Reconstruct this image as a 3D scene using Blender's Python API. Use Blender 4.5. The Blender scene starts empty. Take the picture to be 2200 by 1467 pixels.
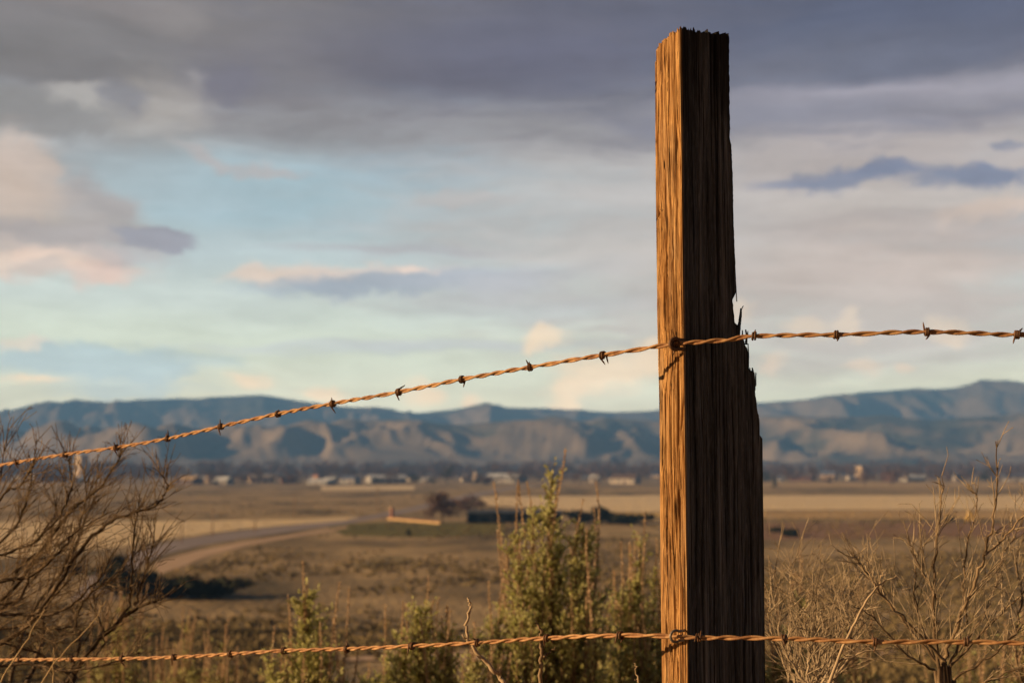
import bpy, math, random
import numpy as np
from mathutils import Vector, Matrix

S = bpy.context.scene
R = math.radians
EYE = 0.78                      # camera height above the ground at the fence, metres
PITCH = R(5.0)
FPX = 2200 * 50 / 36.0          # focal length in pixels of the 2200 px wide photograph

# ------------------------------------------------------------------ camera
cd = bpy.data.cameras.new('camera')
cam = bpy.data.objects.new('camera', cd)
S.collection.objects.link(cam)
cam.location = (0, 0, EYE)
cam.rotation_euler = (R(90) + PITCH, 0, 0)
cd.lens = 50
cd.sensor_width = 36
cd.clip_start = 0.05
cd.clip_end = 60000
cd.dof.use_dof = True
cd.dof.focus_distance = 2.08
cd.dof.aperture_fstop = 6.3
S.camera = cam

# ------------------------------------------------------------------ exposure
S.view_settings.view_transform = 'Standard'
S.view_settings.look = 'None'
EXPO = 0.96
S.view_settings.exposure = EXPO
S.view_settings.gamma = 1.0
S.cycles.use_denoising = True
S.cycles.volume_bounces = 0
S.cycles.max_bounces = 6
S.cycles.diffuse_bounces = 3
S.cycles.transparent_max_bounces = 8
S.cycles.sample_clamp_indirect = 4.0

# ------------------------------------------------------------------ sun
SUN_AZ = 9.0                   # degrees behind the picture plane, from the left
SUN_EL = 15.0
tosun = Vector((-math.cos(R(SUN_AZ)) * math.cos(R(SUN_EL)), -math.sin(R(SUN_AZ)) * math.cos(R(SUN_EL)), math.sin(R(SUN_EL))))
sd = bpy.data.lights.new('sun', 'SUN')
sd.energy = 5.0
sd.angle = R(0.6)
sd.color = (1.0, 0.63, 0.31)
sun = bpy.data.objects.new('sun', sd)
S.collection.objects.link(sun)
sun.rotation_euler = tosun.to_track_quat('Z', 'Y').to_euler()


def lin(r, g, b):
    f = lambda c: (c / 255 / 12.92) if c / 255 <= 0.04045 else ((c / 255 + 0.055) / 1.055) ** 2.4
    return (f(r), f(g), f(b))


# ------------------------------------------------------------------ world
SKY_STRENGTH = 0.1
HAZE = 1.35e-4                   # density of the air between here and the hills
HAZE_FAR, HAZE_TOP = 13600, 740
w = bpy.data.worlds.new('World')
S.world = w
w.use_nodes = True
nt = w.node_tree
nt.nodes.clear()
N = nt.nodes.new
L = nt.links.new


def setin(sock, v):
    if hasattr(v, 'is_output'):
        L(v, sock)
    else:
        sock.default_value = v


def mth(op, a, b=0.0, c=0.0):
    n = N('ShaderNodeMath'); n.operation = op
    setin(n.inputs[0], a); setin(n.inputs[1], b)
    if op in ('MULTIPLY_ADD',):
        setin(n.inputs[2], c)
    return n.outputs[0]


def wmix(fac, a, b):
    n = N('ShaderNodeMix'); n.data_type = 'RGBA'
    setin(n.inputs[0], fac); setin(n.inputs[6], a); setin(n.inputs[7], b)
    return n.outputs[2]


AIR = (0.01, 0.06, 0.10)           # light the haze itself scatters towards the camera
def skyc(c):
    """Sky colours are written as seen; the haze in front of them is allowed for at the end."""
    return (*lin(*c), 1)


def azel(px, py):
    return math.degrees(math.atan((px - 1100) / FPX)), math.degrees(math.atan((1000 - py) / FPX))


tc = N('ShaderNodeTexCoord')
sep = N('ShaderNodeSeparateXYZ'); L(tc.outputs['Generated'], sep.inputs[0])
az = mth('MULTIPLY', mth('ARCTAN2', sep.outputs[0], sep.outputs[1]), 180 / math.pi)
el = mth('MULTIPLY', mth('ARCSINE', sep.outputs[2]), 180 / math.pi)
uv = N('ShaderNodeCombineXYZ'); L(az, uv.inputs[0]); L(el, uv.inputs[1])


def warp(base, scale_u, scale_v, detail, amp_u, amp_v, z, rough=0.55):
    m = N('ShaderNodeMapping'); L(base, m.inputs[0])
    m.inputs['Location'].default_value = (0, 0, z)
    m.inputs['Scale'].default_value = (scale_u, scale_v, 1)
    t = N('ShaderNodeTexNoise'); L(m.outputs[0], t.inputs['Vector'])
    t.inputs['Scale'].default_value = 1.0
    t.inputs['Detail'].default_value = detail
    t.inputs['Roughness'].default_value = rough
    s = N('ShaderNodeVectorMath'); s.operation = 'SUBTRACT'
    L(t.outputs['Color'], s.inputs[0]); s.inputs[1].default_value = (0.5, 0.5, 0.5)
    k = N('ShaderNodeVectorMath'); k.operation = 'MULTIPLY'
    L(s.outputs[0], k.inputs[0]); k.inputs[1].default_value = (amp_u, amp_v, 0)
    a = N('ShaderNodeVectorMath'); a.operation = 'ADD'
    L(base, a.inputs[0]); L(k.outputs[0], a.inputs[1])
    return a.outputs[0]


soft_uv = warp(uv.outputs[0], 0.10, 0.35, 5, 7.0, 2.6, 3.7)       # long stratus streaks
puff_uv = warp(warp(uv.outputs[0], 0.22, 0.40, 2, 2.4, 1.5, 9.1), 0.9, 1.3, 5, 1.6, 1.2, 5.2, 0.6)   # heaped cloud

# clear part: the physical sky, mostly veiled by a high haze sheet
sky = N('ShaderNodeTexSky')
sky.sky_type = 'NISHITA'
sky.sun_disc = False
sky.sun_elevation = R(SUN_EL)
sky.sun_rotation = math.atan2(tosun.x, tosun.y) % (2 * math.pi)
sky.dust_density = 2.0
sepw = N('ShaderNodeSeparateXYZ'); L(soft_uv, sepw.inputs[0])
mr = N('ShaderNodeMapRange'); L(sepw.outputs[1], mr.inputs[0])
mr.inputs[1].default_value = 0; mr.inputs[2].default_value = 40
ramp = N('ShaderNodeValToRGB'); L(mr.outputs[0], ramp.inputs[0])
stops = [(960, (206, 206, 186)), (860, (212, 216, 198)), (740, (204, 216, 202)), (640, (196, 209, 205)), (540, (182, 199, 203)), (440, (162, 189, 199)),
         (340, (150, 172, 186)), (250, (140, 150, 162)), (120, (100, 104, 122)), (0, (92, 98, 122)), (-700, (96, 96, 108))]
cr = ramp.color_ramp
cr.interpolation = 'EASE'
for i, (py, c) in enumerate(stops):
    pos = max(0.0, min(1.0, azel(1100, py)[1] / 40))
    e = cr.elements[i] if i < 2 else cr.elements.new(pos)
    e.position = pos
    e.color = (*lin(*c), 1)
ks = N('ShaderNodeVectorMath'); ks.operation = 'SCALE'; L(sky.outputs[0], ks.inputs[0]); ks.inputs['Scale'].default_value = SKY_STRENGTH
col = wmix(0.9, ks.outputs[0], ramp.outputs[0])


def wisps(sx, sy, z, base, detail=7, rough=.62):
    m = N('ShaderNodeMapping'); L(base, m.inputs[0])
    m.inputs['Location'].default_value = (0, 0, z); m.inputs['Scale'].default_value = (sx, sy, 1); m.inputs['Rotation'].default_value = (0, 0, R(-6))
    t = N('ShaderNodeTexNoise'); L(m.outputs[0], t.inputs['Vector'])
    t.inputs['Scale'].default_value = 1; t.inputs['Detail'].default_value = detail; t.inputs['Roughness'].default_value = rough
    return mth('SUBTRACT', t.outputs['Fac'], 0.5)
fray_s = mth('MULTIPLY', wisps(.22, 1.1, 1.3, soft_uv), 1.5)
fray_p = mth('MULTIPLY', wisps(.55, .9, 8.3, puff_uv, 6, .65), 1.1)


def cloud(px, py, rx, ry, c, strength=1.0, soft=0.6, rot=0.0, kind='s'):
    """One bank of cloud in the sky: direction of its centre, angular half sizes, colour."""
    global col
    a, e = azel(px, py)
    m = N('ShaderNodeMapping'); m.vector_type = 'TEXTURE'
    L(soft_uv if kind == 's' else puff_uv, m.inputs[0])
    m.inputs['Location'].default_value = (a, e, 0)
    m.inputs['Rotation'].default_value = (0, 0, R(rot))
    m.inputs['Scale'].default_value = (math.degrees(rx / FPX), math.degrees(ry / FPX), 1e6)
    ln = N('ShaderNodeVectorMath'); ln.operation = 'LENGTH'; L(m.outputs[0], ln.inputs[0])
    g = N('ShaderNodeMapRange'); g.interpolation_type = 'SMOOTHSTEP'
    L(mth('ADD', ln.outputs['Value'], fray_s if kind == 's' else fray_p), g.inputs[0])
    g.inputs[1].default_value = 1 + soft; g.inputs[2].default_value = max(0.0, 1 - soft)
    g.inputs[3].default_value = 0; g.inputs[4].default_value = strength
    col = wmix(g.outputs[0], col, skyc(c))


# broad veils
cloud(1800, 420, 760, 330, (178, 169, 167), 0.92, 0.7)
cloud(1250, 470, 330, 170, (184, 186, 186), 0.55, 0.8)
cloud(300, 300, 500, 130, (168, 168, 168), 0.7, 0.7)
cloud(1000, 270, 520, 60, (150, 150, 154), 0.7, 0.8)
# the dark deck along the top
cloud(1050, 20, 1500, 195, (103, 106, 122), 0.9, 0.65)
cloud(200, 60, 620, 180, (126, 124, 126), 0.9, 0.7)
cloud(330, 45, 70, 16, (142, 139, 140), 0.6, 0.8)
cloud(500, 100, 300, 30, (124, 123, 130), 0.6, 0.8)
cloud(120, 25, 260, 20, (136, 132, 134), 0.6, 0.8)
cloud(1150, 105, 460, 80, (92, 96, 117), 0.7, 0.8)
cloud(560, 400, 300, 60, (158, 190, 203), 0.5, 0.9)
cloud(1950, 60, 500, 160, (80, 92, 118), 0.8, 0.7)
cloud(1650, 190, 420, 90, (110, 116, 134), 0.7, 0.8)
cloud(2000, 215, 380, 22, (160, 158, 170), 0.8, 0.8)
cloud(1850, 260, 420, 40, (140, 142, 156), 0.6, 0.8)
cloud(350, 190, 260, 50, (116, 117, 128), 0.7, 0.6, 0, 'p')
cloud(120, 150, 260, 70, (120, 120, 123), 0.8, 0.5, 0, 'p')
cloud(60, 275, 190, 42, (138, 139, 141), 0.95, 0.35, 0, 'p')
cloud(150, 232, 80, 26, (172, 170, 168), 0.8, 0.5, 0, 'p')
cloud(330, 245, 85, 60, (172, 167, 161), 0.6, 0.9, 0, 'p')
cloud(235, 232, 46, 28, (128, 130, 138), 0.85, 0.5, -25, 'p')
cloud(470, 180, 80, 40, (112, 113, 128), 0.7, 0.6, 0, 'p')
cloud(400, 178, 22, 22, (150, 148, 150), 0.6, 0.7, 0, 'p')
# left heap
cloud(40, 470, 210, 110, (176, 170, 166), 0.95, 0.3, -28, 'p')
cloud(225, 485, 130, 48, (172, 168, 168), 0.9, 0.5, -32, 'p')
cloud(215, 440, 100, 24, (160, 158, 160), 0.7, 0.7, -38, 'p')
cloud(0, 430, 90, 80, (206, 186, 172), 0.7, 0.9, 0, 'p')
cloud(20, 370, 50, 30, (196, 182, 174), 0.6, 0.9, 0, 'p')
cloud(120, 530, 190, 30, (168, 164, 166), 0.8, 0.5, 0, 'p')
cloud(325, 528, 92, 27, (150, 154, 166), 0.95, 0.3, -4, 'p')
cloud(110, 588, 170, 36, (204, 190, 182), 0.85, 0.5, -8, 'p')
cloud(85, 572, 40, 12, (230, 206, 190), 0.8, 0.7, 4, 'p')
cloud(150, 592, 22, 16, (232, 208, 190), 0.7, 0.8, 0, 'p')
cloud(20, 590, 36, 16, (226, 206, 190), 0.7, 0.8, 0, 'p')
cloud(212, 572, 20, 14, (222, 202, 188), 0.7, 0.8, 0, 'p')
cloud(225, 622, 40, 14, (224, 202, 188), 0.7, 0.8, 0, 'p')
cloud(215, 610, 60, 28, (214, 190, 180), 0.7, 0.6, 0, 'p')
cloud(240, 570, 70, 22, (184, 178, 180), 0.7, 0.6, 0, 'p')
# blue sky gap with small wisps
cloud(440, 345, 60, 14, (176, 170, 170), 0.7, 0.7, -20, 'p')
cloud(570, 365, 70, 14, (178, 172, 172), 0.7, 0.7, 0, 'p')
cloud(1000, 412, 110, 16, (178, 176, 176), 0.8, 0.6, 0, 'p')
# centre streaks
cloud(850, 535, 230, 10, (170, 172, 178), 0.7, 0.7)
cloud(640, 592, 120, 22, (216, 200, 188), 0.85, 0.5, 4, 'p')
cloud(800, 580, 160, 16, (214, 198, 188), 0.7, 0.6, 2, 'p')
cloud(790, 606, 230, 25, (156, 170, 184), 0.95, 0.5, 4, 'p')
cloud(1040, 592, 240, 22, (172, 179, 189), 0.85, 0.7, 2, 's')
cloud(560, 590, 60, 18, (222, 204, 190), 0.8, 0.6, 10, 'p')
cloud(880, 574, 50, 10, (226, 206, 192), 0.8, 0.7, 0, 'p')
cloud(1150, 640, 320, 26, (186, 192, 196), 0.5, 0.8)
# low bars on the left and centre
cloud(200, 785, 270, 34, (170, 192, 198), 0.9, 0.4, 0, 'p')
cloud(250, 830, 160, 28, (176, 196, 200), 0.7, 0.5, 0, 'p')
cloud(40, 755, 60, 12, (216, 208, 194), 0.8, 0.6, 0, 'p')
cloud(700, 752, 260, 14, (190, 200, 200), 0.7, 0.6)
cloud(1000, 740, 300, 14, (186, 194, 198), 0.6, 0.7)
# right side
cloud(1960, 432, 300, 40, (192, 186, 182), 0.6, 0.8)
cloud(1730, 396, 90, 9, (132, 140, 160), 0.8, 0.6)
cloud(1850, 392, 125, 20, (124, 135, 158), 0.9, 0.5, 3, 'p')
cloud(1920, 378, 60, 16, (120, 132, 157), 0.8, 0.5, 0, 'p')
cloud(2120, 412, 125, 25, (116, 130, 156), 0.9, 0.5, 0, 'p')
cloud(2190, 330, 30, 12, (120, 130, 152), 0.7, 0.5, 0, 'p')
cloud(1960, 440, 180, 20, (190, 184, 180), 0.5, 0.8)
cloud(2150, 480, 110, 20, (204, 186, 174), 0.7, 0.7, 8, 'p')
cloud(2120, 590, 150, 26, (200, 186, 178), 0.6, 0.8)
cloud(1850, 505, 90, 10, (190, 182, 178), 0.6, 0.8)
cloud(1850, 600, 330, 90, (192, 181, 175), 0.7, 0.8)
cloud(1350, 560, 260, 60, (192, 188, 184), 0.5, 0.9)
cloud(1950, 740, 420, 60, (186, 184, 182), 0.6, 0.8)
cloud(1950, 850, 500, 34, (196, 202, 186), 0.8, 0.6)
for (px, py, rx, ry) in ((1600, 665, 22, 30), (1745, 700, 50, 22), (1840, 700, 24, 26), (2030, 715, 44, 26), (1660, 775, 26, 20), (1835, 790, 34, 20),
                         (1300, 785, 90, 42), (1230, 830, 50, 22), (1220, 865, 34, 22), (1400, 760, 46, 34), (1180, 705, 44, 18), (920, 850, 40, 26), (1030, 862, 26, 20), (1160, 725, 30, 16), (680, 852, 50, 12), (70, 835, 40, 10), (1920, 790, 20, 10), (540, 830, 30, 16)):
    cloud(px, py, rx, ry, (232, 212, 186) if px < 1500 else (212, 198, 182), 0.85, 0.6, 0, 'p')
# made-up dark sky out of view, overhead and behind, to weaken ambient light
def dim_sky(src, a, b, c, k):
    global col
    g = N('ShaderNodeMapRange'); g.interpolation_type = 'SMOOTHSTEP'; L(src, g.inputs[0])
    g.inputs[1].default_value = a; g.inputs[2].default_value = b; g.inputs[3].default_value = 0; g.inputs[4].default_value = k
    col = wmix(g.outputs[0], col, skyc(c))
dim_sky(el, 20, 40, (66, 68, 80), 0.95)
dim_sky(sep.outputs[1], 0.45, -0.3, (52, 54, 64), 0.9)
# fine unevenness of the cloud sheets
shade = mth('ADD', 1.0, mth('ADD', mth('MULTIPLY', wisps(.12, .8, 21.0, soft_uv), .6), mth('MULTIPLY', wisps(.5, 1.2, 27.0, puff_uv), .22)))
vs = N('ShaderNodeVectorMath'); vs.operation = 'SCALE'; L(col, vs.inputs[0]); L(shade, vs.inputs['Scale'])
col = vs.outputs[0]
# what the sky must send so that it looks like that through the haze
sn = mth('SINE', mth('MULTIPLY', mth('MAXIMUM', el, 0.5), math.pi / 180))
dist = mth('MINIMUM', mth('DIVIDE', HAZE_TOP, sn), HAZE_FAR)
tr = mth('POWER', math.e, mth('MULTIPLY', dist, -HAZE))
v1 = N('ShaderNodeVectorMath'); v1.operation = 'SCALE'; L(col, v1.inputs[0]); v1.inputs['Scale'].default_value = 2 ** -EXPO
v2 = N('ShaderNodeVectorMath'); v2.operation = 'SCALE'; v2.inputs[0].default_value = AIR; L(mth('SUBTRACT', 1.0, tr), v2.inputs['Scale'])
v3 = N('ShaderNodeVectorMath'); v3.operation = 'SUBTRACT'; L(v1.outputs[0], v3.inputs[0]); L(v2.outputs[0], v3.inputs[1])
v4 = N('ShaderNodeVectorMath'); v4.operation = 'SCALE'; L(v3.outputs[0], v4.inputs[0]); L(mth('DIVIDE', 1 / SKY_STRENGTH, tr), v4.inputs['Scale'])
v5 = N('ShaderNodeVectorMath'); v5.operation = 'MAXIMUM'; L(v4.outputs[0], v5.inputs[0]); v5.inputs[1].default_value = (0.02, 0.02, 0.02)
bg = N('ShaderNodeBackground'); L(v5.outputs[0], bg.inputs[0]); bg.inputs[1].default_value = SKY_STRENGTH
wo = N('ShaderNodeOutputWorld'); L(bg.outputs[0], wo.inputs[0])


# ------------------------------------------------------------------ helpers
def pix(px, py, y):
    """World point at forward distance y on the sight line of photograph pixel (px, py)."""
    xc, yc = (px - 1100) / FPX, (733.5 - py) / FPX
    c, s = math.cos(PITCH), math.sin(PITCH)
    d = Vector((xc, c - yc * s, s + yc * c))
    return Vector((0, 0, EYE)) + d * (y / d.y)


PLAIN_Z = -24.2
def plain(px, py, z=PLAIN_Z):
    """Where the sight line of a pixel meets the valley floor."""
    p = pix(px, py, 1.0)
    d = p - Vector((0, 0, EYE))
    t = (z - EYE) / d.z
    return Vector((0, 0, EYE)) + d * t


PROFILE_Y = [-4000, -50, 0, 3, 8, 20, 60, 100, 150, 200, 240, 1e6]
PROFILE_Z = [6, 1.0, 0, -0.12, -0.9, -3.7, -10.6, -15.6, -20.2, -23.2, -24.2, -24.2]
def ground_z(x, y):
    return float(np.interp(y, PROFILE_Y, PROFILE_Z))


class NoiseGen:
    def __init__(self, seed):
        self.t = np.random.RandomState(seed).rand(512, 512)
    def v(self, x, y):
        x = np.asarray(x, float); y = np.asarray(y, float)
        xi = np.floor(x).astype(int); yi = np.floor(y).astype(int)
        fx = x - xi; fy = y - yi
        fx = fx * fx * (3 - 2 * fx); fy = fy * fy * (3 - 2 * fy)
        g = lambda i, j: self.t[i % 512, j % 512]
        return (g(xi, yi) * (1 - fx) + g(xi + 1, yi) * fx) * (1 - fy) + (g(xi, yi + 1) * (1 - fx) + g(xi + 1, yi + 1) * fx) * fy
    def fbm(self, x, y, o=4, gain=0.5):
        s, a, n = 0, 1.0, 0
        for i in range(o):
            s = s + a * self.v(np.asarray(x) * 2 ** i + 17.3 * i, np.asarray(y) * 2 ** i + 5.7 * i); n += a; a *= gain
        return s / n
    def ridge(self, x, y, o=4, gain=0.5):
        s, a, n = 0, 1.0, 0
        for i in range(o):
            q = 1 - np.abs(2 * self.v(np.asarray(x) * 2 ** i + 31.1 * i, np.asarray(y) * 2 ** i + 11.9 * i) - 1)
            s = s + a * q; n += a; a *= gain
        return s / n


class MB:
    """Collects geometry for ONE mesh object."""
    def __init__(self):
        self.v, self.f = [], []
    def tube(self, pts, rad, n=5, cap=True):
        pts = [Vector(p) for p in pts]
        if len(pts) < 2: return
        b0 = len(self.v)
        t0 = (pts[1] - pts[0]).normalized()
        ref = Vector((0, 0, 1)) if abs(t0.z) < 0.9 else Vector((1, 0, 0))
        u = t0.cross(ref).normalized()
        for i, p in enumerate(pts):
            t = (pts[min(i + 1, len(pts) - 1)] - pts[max(i - 1, 0)])
            t = t.normalized() if t.length > 1e-9 else t0
            u = (u - t * u.dot(t))
            u = u.normalized() if u.length > 1e-6 else t.orthogonal().normalized()
            vv = t.cross(u)
            r = rad[i] if hasattr(rad, '__len__') else rad
            for k in range(n):
                a = 2 * math.pi * k / n
                self.v.append(p + (u * math.cos(a) + vv * math.sin(a)) * r)
        for i in range(len(pts) - 1):
            for k in range(n):
                a, b = b0 + i * n + k, b0 + i * n + (k + 1) % n
                self.f.append((a, b, b + n, a + n))
        if cap:
            self.f.append(tuple(b0 + k for k in reversed(range(n))))
            e = b0 + (len(pts) - 1) * n
            self.f.append(tuple(e + k for k in range(n)))
    def leaf(self, p, d, up, l, wd):
        """A small wedge leaf, broader towards the tip, folded along its middle."""
        b = len(self.v)
        s = d.cross(up)
        s = s.normalized() * wd if s.length > 1e-6 else d.orthogonal().normalized() * wd
        n = s.cross(d).normalized() * wd * 0.35
        self.v += [p, p + d * l * 0.65 + s + n, p + d * l, p + d * l * 0.65 - s + n]
        self.f += [(b, b + 1, b + 2), (b, b + 2, b + 3)]
    def tri(self, a, b, c):
        k = len(self.v); self.v += [a, b, c]; self.f.append((k, k + 1, k + 2))
    def quad(self, a, b, c, d):
        k = len(self.v); self.v += [a, b, c, d]; self.f.append((k, k + 1, k + 2, k + 3))
    def box(self, c, sx, sy, sz, rz=0.0):
        c = Vector(c); k = len(self.v); m = Matrix.Rotation(rz, 3, 'Z')
        for z in (-1, 1):
            for x, y in ((-1, -1), (1, -1), (1, 1), (-1, 1)):
                self.v.append(c + m @ Vector((x * sx / 2, y * sy / 2, z * sz / 2)))
        self.f += [(k, k + 3, k + 2, k + 1), (k + 4, k + 5, k + 6, k + 7)]
        for i in range(4):
            j = (i + 1) % 4
            self.f.append((k + i, k + j, k + 4 + j, k + 4 + i))
    def build(self, name, m, parent=None, smooth=True):
        me = bpy.data.meshes.new(name)
        me.from_pydata([tuple(p) for p in self.v], [], self.f)
        me.polygons.foreach_set('use_smooth', [smooth] * len(me.polygons))
        me.materials.append(m)
        o = bpy.data.objects.new(name, me)
        S.collection.objects.link(o)
        if parent is not None:
            o.parent = parent
            o.matrix_parent_inverse = Matrix.Translation(-parent.location)
        return o


def tag(o, label=None, cat=None, group=None, kind=None):
    if label: o['label'] = label
    if cat: o['category'] = cat
    if group: o['group'] = group
    if kind: o['kind'] = kind
    return o


def empty(name, loc, label, cat, group=None):
    o = bpy.data.objects.new(name, None)
    o.location = loc
    o.empty_display_size = 0.1
    S.collection.objects.link(o)
    return tag(o, label, cat, group)


# ------------------------------------------------------------------ materials
def mat(name, cols, scale=(1, 1, 1), detail=6, rough=0.85, bump=0.0, bump_scale=None, bump_dist=0.01, nscale=1.0, lo=0.3, hi=0.7, spec=0.2, metallic=0.0, nrough=0.6):
    """Principled surface whose colour runs through cols along a stretched noise."""
    m = bpy.data.materials.new(name); m.use_nodes = True
    t = m.node_tree; b = t.nodes['Principled BSDF']
    b.inputs['Roughness'].default_value = rough
    b.inputs['Specular IOR Level'].default_value = spec
    b.inputs['Metallic'].default_value = metallic
    c = t.nodes.new('ShaderNodeTexCoord')
    mp = t.nodes.new('ShaderNodeMapping'); t.links.new(c.outputs['Object'], mp.inputs[0]); mp.inputs['Scale'].default_value = scale
    n = t.nodes.new('ShaderNodeTexNoise'); t.links.new(mp.outputs[0], n.inputs['Vector'])
    n.inputs['Scale'].default_value = nscale; n.inputs['Detail'].default_value = detail; n.inputs['Roughness'].default_value = nrough
    r = t.nodes.new('ShaderNodeValToRGB'); t.links.new(n.outputs['Fac'], r.inputs[0])
    for i, k in enumerate(cols):
        p = lo + (hi - lo) * i / max(1, len(cols) - 1)
        e = r.color_ramp.elements[i] if i < 2 else r.color_ramp.elements.new(p)
        e.position = p; e.color = (*k, 1)
    t.links.new(r.outputs[0], b.inputs['Base Color'])
    if bump:
        n2 = t.nodes.new('ShaderNodeTexNoise')
        mp2 = t.nodes.new('ShaderNodeMapping'); t.links.new(c.outputs['Object'], mp2.inputs[0]); mp2.inputs['Scale'].default_value = bump_scale or scale
        t.links.new(mp2.outputs[0], n2.inputs['Vector']); n2.inputs['Scale'].default_value = 1.0; n2.inputs['Detail'].default_value = 5
        bu = t.nodes.new('ShaderNodeBump'); bu.inputs['Strength'].default_value = bump; bu.inputs['Distance'].default_value = bump_dist
        t.links.new(n2.outputs['Fac'], bu.inputs['Height']); t.links.new(bu.outputs[0], b.inputs['Normal'])
    return m


M = {}
M['ground'] = mat('range_land', [(.07, .058, .03), (.215, .163, .085), (.42, .315, .17), (.18, .148, .062)], (.022, .010, .02), 9, .95, 1.0, (.6, .6, .6), 1.2)
M['wheat'] = mat('dry_stubble', [(.72, .59, .37), (.82, .68, .44)], (.01, .06, .05), 6, .9, 1.0, (.8, .8, .8), 1.6)
M['tan'] = mat('dry_grass', [(.42, .31, .16), (.54, .40, .21)], (.01, .06, .05), 6, .9, 1.0, (.8, .8, .8), 1.4)
M['gold'] = mat('golden_grass', [(.62, .42, .12), (.7, .5, .17)], (.02, .06, .05), 6, .9, 1.0, (.8, .8, .8), 1.6)
M['plough'] = mat('ploughed_soil', [(.22, .135, .085), (.30, .185, .115)], (.02, .08, .05), 6, .95, 1.0, (.8, .8, .8), 1.0)
M['green'] = mat('green_grass', [(.10, .095, .02), (.17, .15, .035)], (.03, .06, .05), 6, .95, 1.0, (.8, .8, .8), 1.2)
M['asphalt'] = mat('worn_asphalt', [(.25, .215, .21), (.32, .275, .26)], (.02, .02, .05), 6, .8, 0.6, (1, 1, 1), 0.4)
M['dirt'] = mat('packed_dirt', [(.46, .33, .22), (.56, .41, .28)], (.03, .05, .05), 6, .95, 0.8, (1, 1, 1), 0.6)
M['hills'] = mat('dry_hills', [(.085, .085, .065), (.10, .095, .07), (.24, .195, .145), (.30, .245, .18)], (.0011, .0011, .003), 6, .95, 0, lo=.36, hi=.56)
M['scrub'] = mat('scrub', [(.078, .067, .033), (.185, .15, .074), (.30, .232, .12)], (.08, .08, .08), 5, .95)
M['twig'] = mat('dead_twig', [(.035, .025, .016), (.16, .115, .07), (.38, .29, .18)], (60, 60, 14), 4, .8)
M['darktwig'] = mat('dark_branch', [(.022, .016, .011), (.07, .05, .032), (.22, .16, .10)], (60, 60, 14), 4, .8)
M['tantwig'] = mat('tan_twig', [(.08, .06, .042), (.31, .25, .17), (.56, .465, .33)], (60, 60, 14), 4, .8)
M['paletwig'] = mat('pale_twig', [(.34, .26, .17), (.52, .42, .28)], (60, 60, 20), 4, .75)
M['stem'] = mat('sage_stem', [(.10, .07, .04), (.24, .17, .10)], (40, 40, 10), 4, .85)
M['leaf'] = mat('sage_leaf', [(.27, .295, .12), (.50, .50, .25), (.68, .66, .40)], (28, 28, 28), 3, .7)
M['stalk'] = mat('dry_flower_stalk', [(.46, .34, .22), (.62, .48, .33)], (40, 40, 40), 4, .9)
M['straw'] = mat('straw', [(.36, .27, .14), (.55, .43, .25)], (20, 20, 10), 3, .8)
M['rust'] = mat('rusty_wire', [(.13, .055, .022), (.32, .165, .075), (.47, .28, .13), (.56, .37, .19)], (70, 70, 70), 8, .65, 0.4, (500, 500, 500), 0.0006, spec=.35)
M['darkrust'] = mat('dark_rusty_barb', [(.05, .028, .016), (.17, .085, .04)], (200, 200, 200), 5, .6, spec=.35)
M['zinc'] = mat('weathered_staple', [(.16, .14, .12), (.30, .27, .23)], (200, 200, 200), 4, .5, metallic=.5)
M['darktree'] = mat('evergreen', [(.018, .022, .012), (.045, .05, .025)], (.3, .3, .3), 4, .95)
M['baretree'] = mat('bare_crown', [(.10, .062, .052), (.19, .125, .10)], (.1, .1, .1), 4, .95)
M['bark'] = mat('bark', [(.06, .045, .035), (.11, .085, .065)], (2, 2, .5), 4, .95)
M['polewood'] = mat('pole_wood', [(.26, .19, .13), (.36, .27, .19)], (2, 2, .3), 4, .9)


def translucent(m, k, tint):
    t = m.node_tree; p = t.nodes['Principled BSDF']
    tr_ = t.nodes.new('ShaderNodeBsdfTranslucent'); mx = t.nodes.new('ShaderNodeMixShader'); mx.inputs[0].default_value = k
    hs = t.nodes.new('ShaderNodeMix'); hs.data_type = 'RGBA'; hs.blend_type = 'MULTIPLY'; hs.inputs[0].default_value = 1
    t.links.new(p.inputs['Base Color'].links[0].from_socket, hs.inputs[6]); hs.inputs[7].default_value = (*tint, 1)
    t.links.new(hs.outputs[2], tr_.inputs[0])
    t.links.new(p.outputs[0], mx.inputs[1]); t.links.new(tr_.outputs[0], mx.inputs[2])
    t.links.new(mx.outputs[0], t.nodes['Material Output'].inputs[0])
translucent(M['leaf'], .5, (1.0, 1.0, .75)); translucent(M['stalk'], .3, (1, 1, 1))


def wall_mat(name, c, k=0.8):
    return mat(name, [tuple(x * k for x in c), c], (.15, .15, .3), 4, .8)


M['white'] = wall_mat('white_wall', (.5, .46, .41))
M['cream'] = wall_mat('cream_wall', (.56, .45, .33))
M['grey'] = wall_mat('grey_wall', (.36, .36, .36))
M['brick'] = wall_mat('brick_wall', (.16, .085, .06))
M['blue'] = wall_mat('blue_metal', (.10, .13, .22))
M['paleblue'] = wall_mat('pale_roof', (.62, .68, .74))
M['brownroof'] = wall_mat('brown_roof', (.14, .10, .085))
M['slate'] = wall_mat('slate_metal', (.065, .08, .105))
M['salmon'] = wall_mat('salmon_post', (.42, .22, .16))
M['glass'] = mat('dark_glass', [(.02, .025, .03), (.035, .04, .05)], (1, 1, 1), 2, .15, spec=.6)

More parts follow.
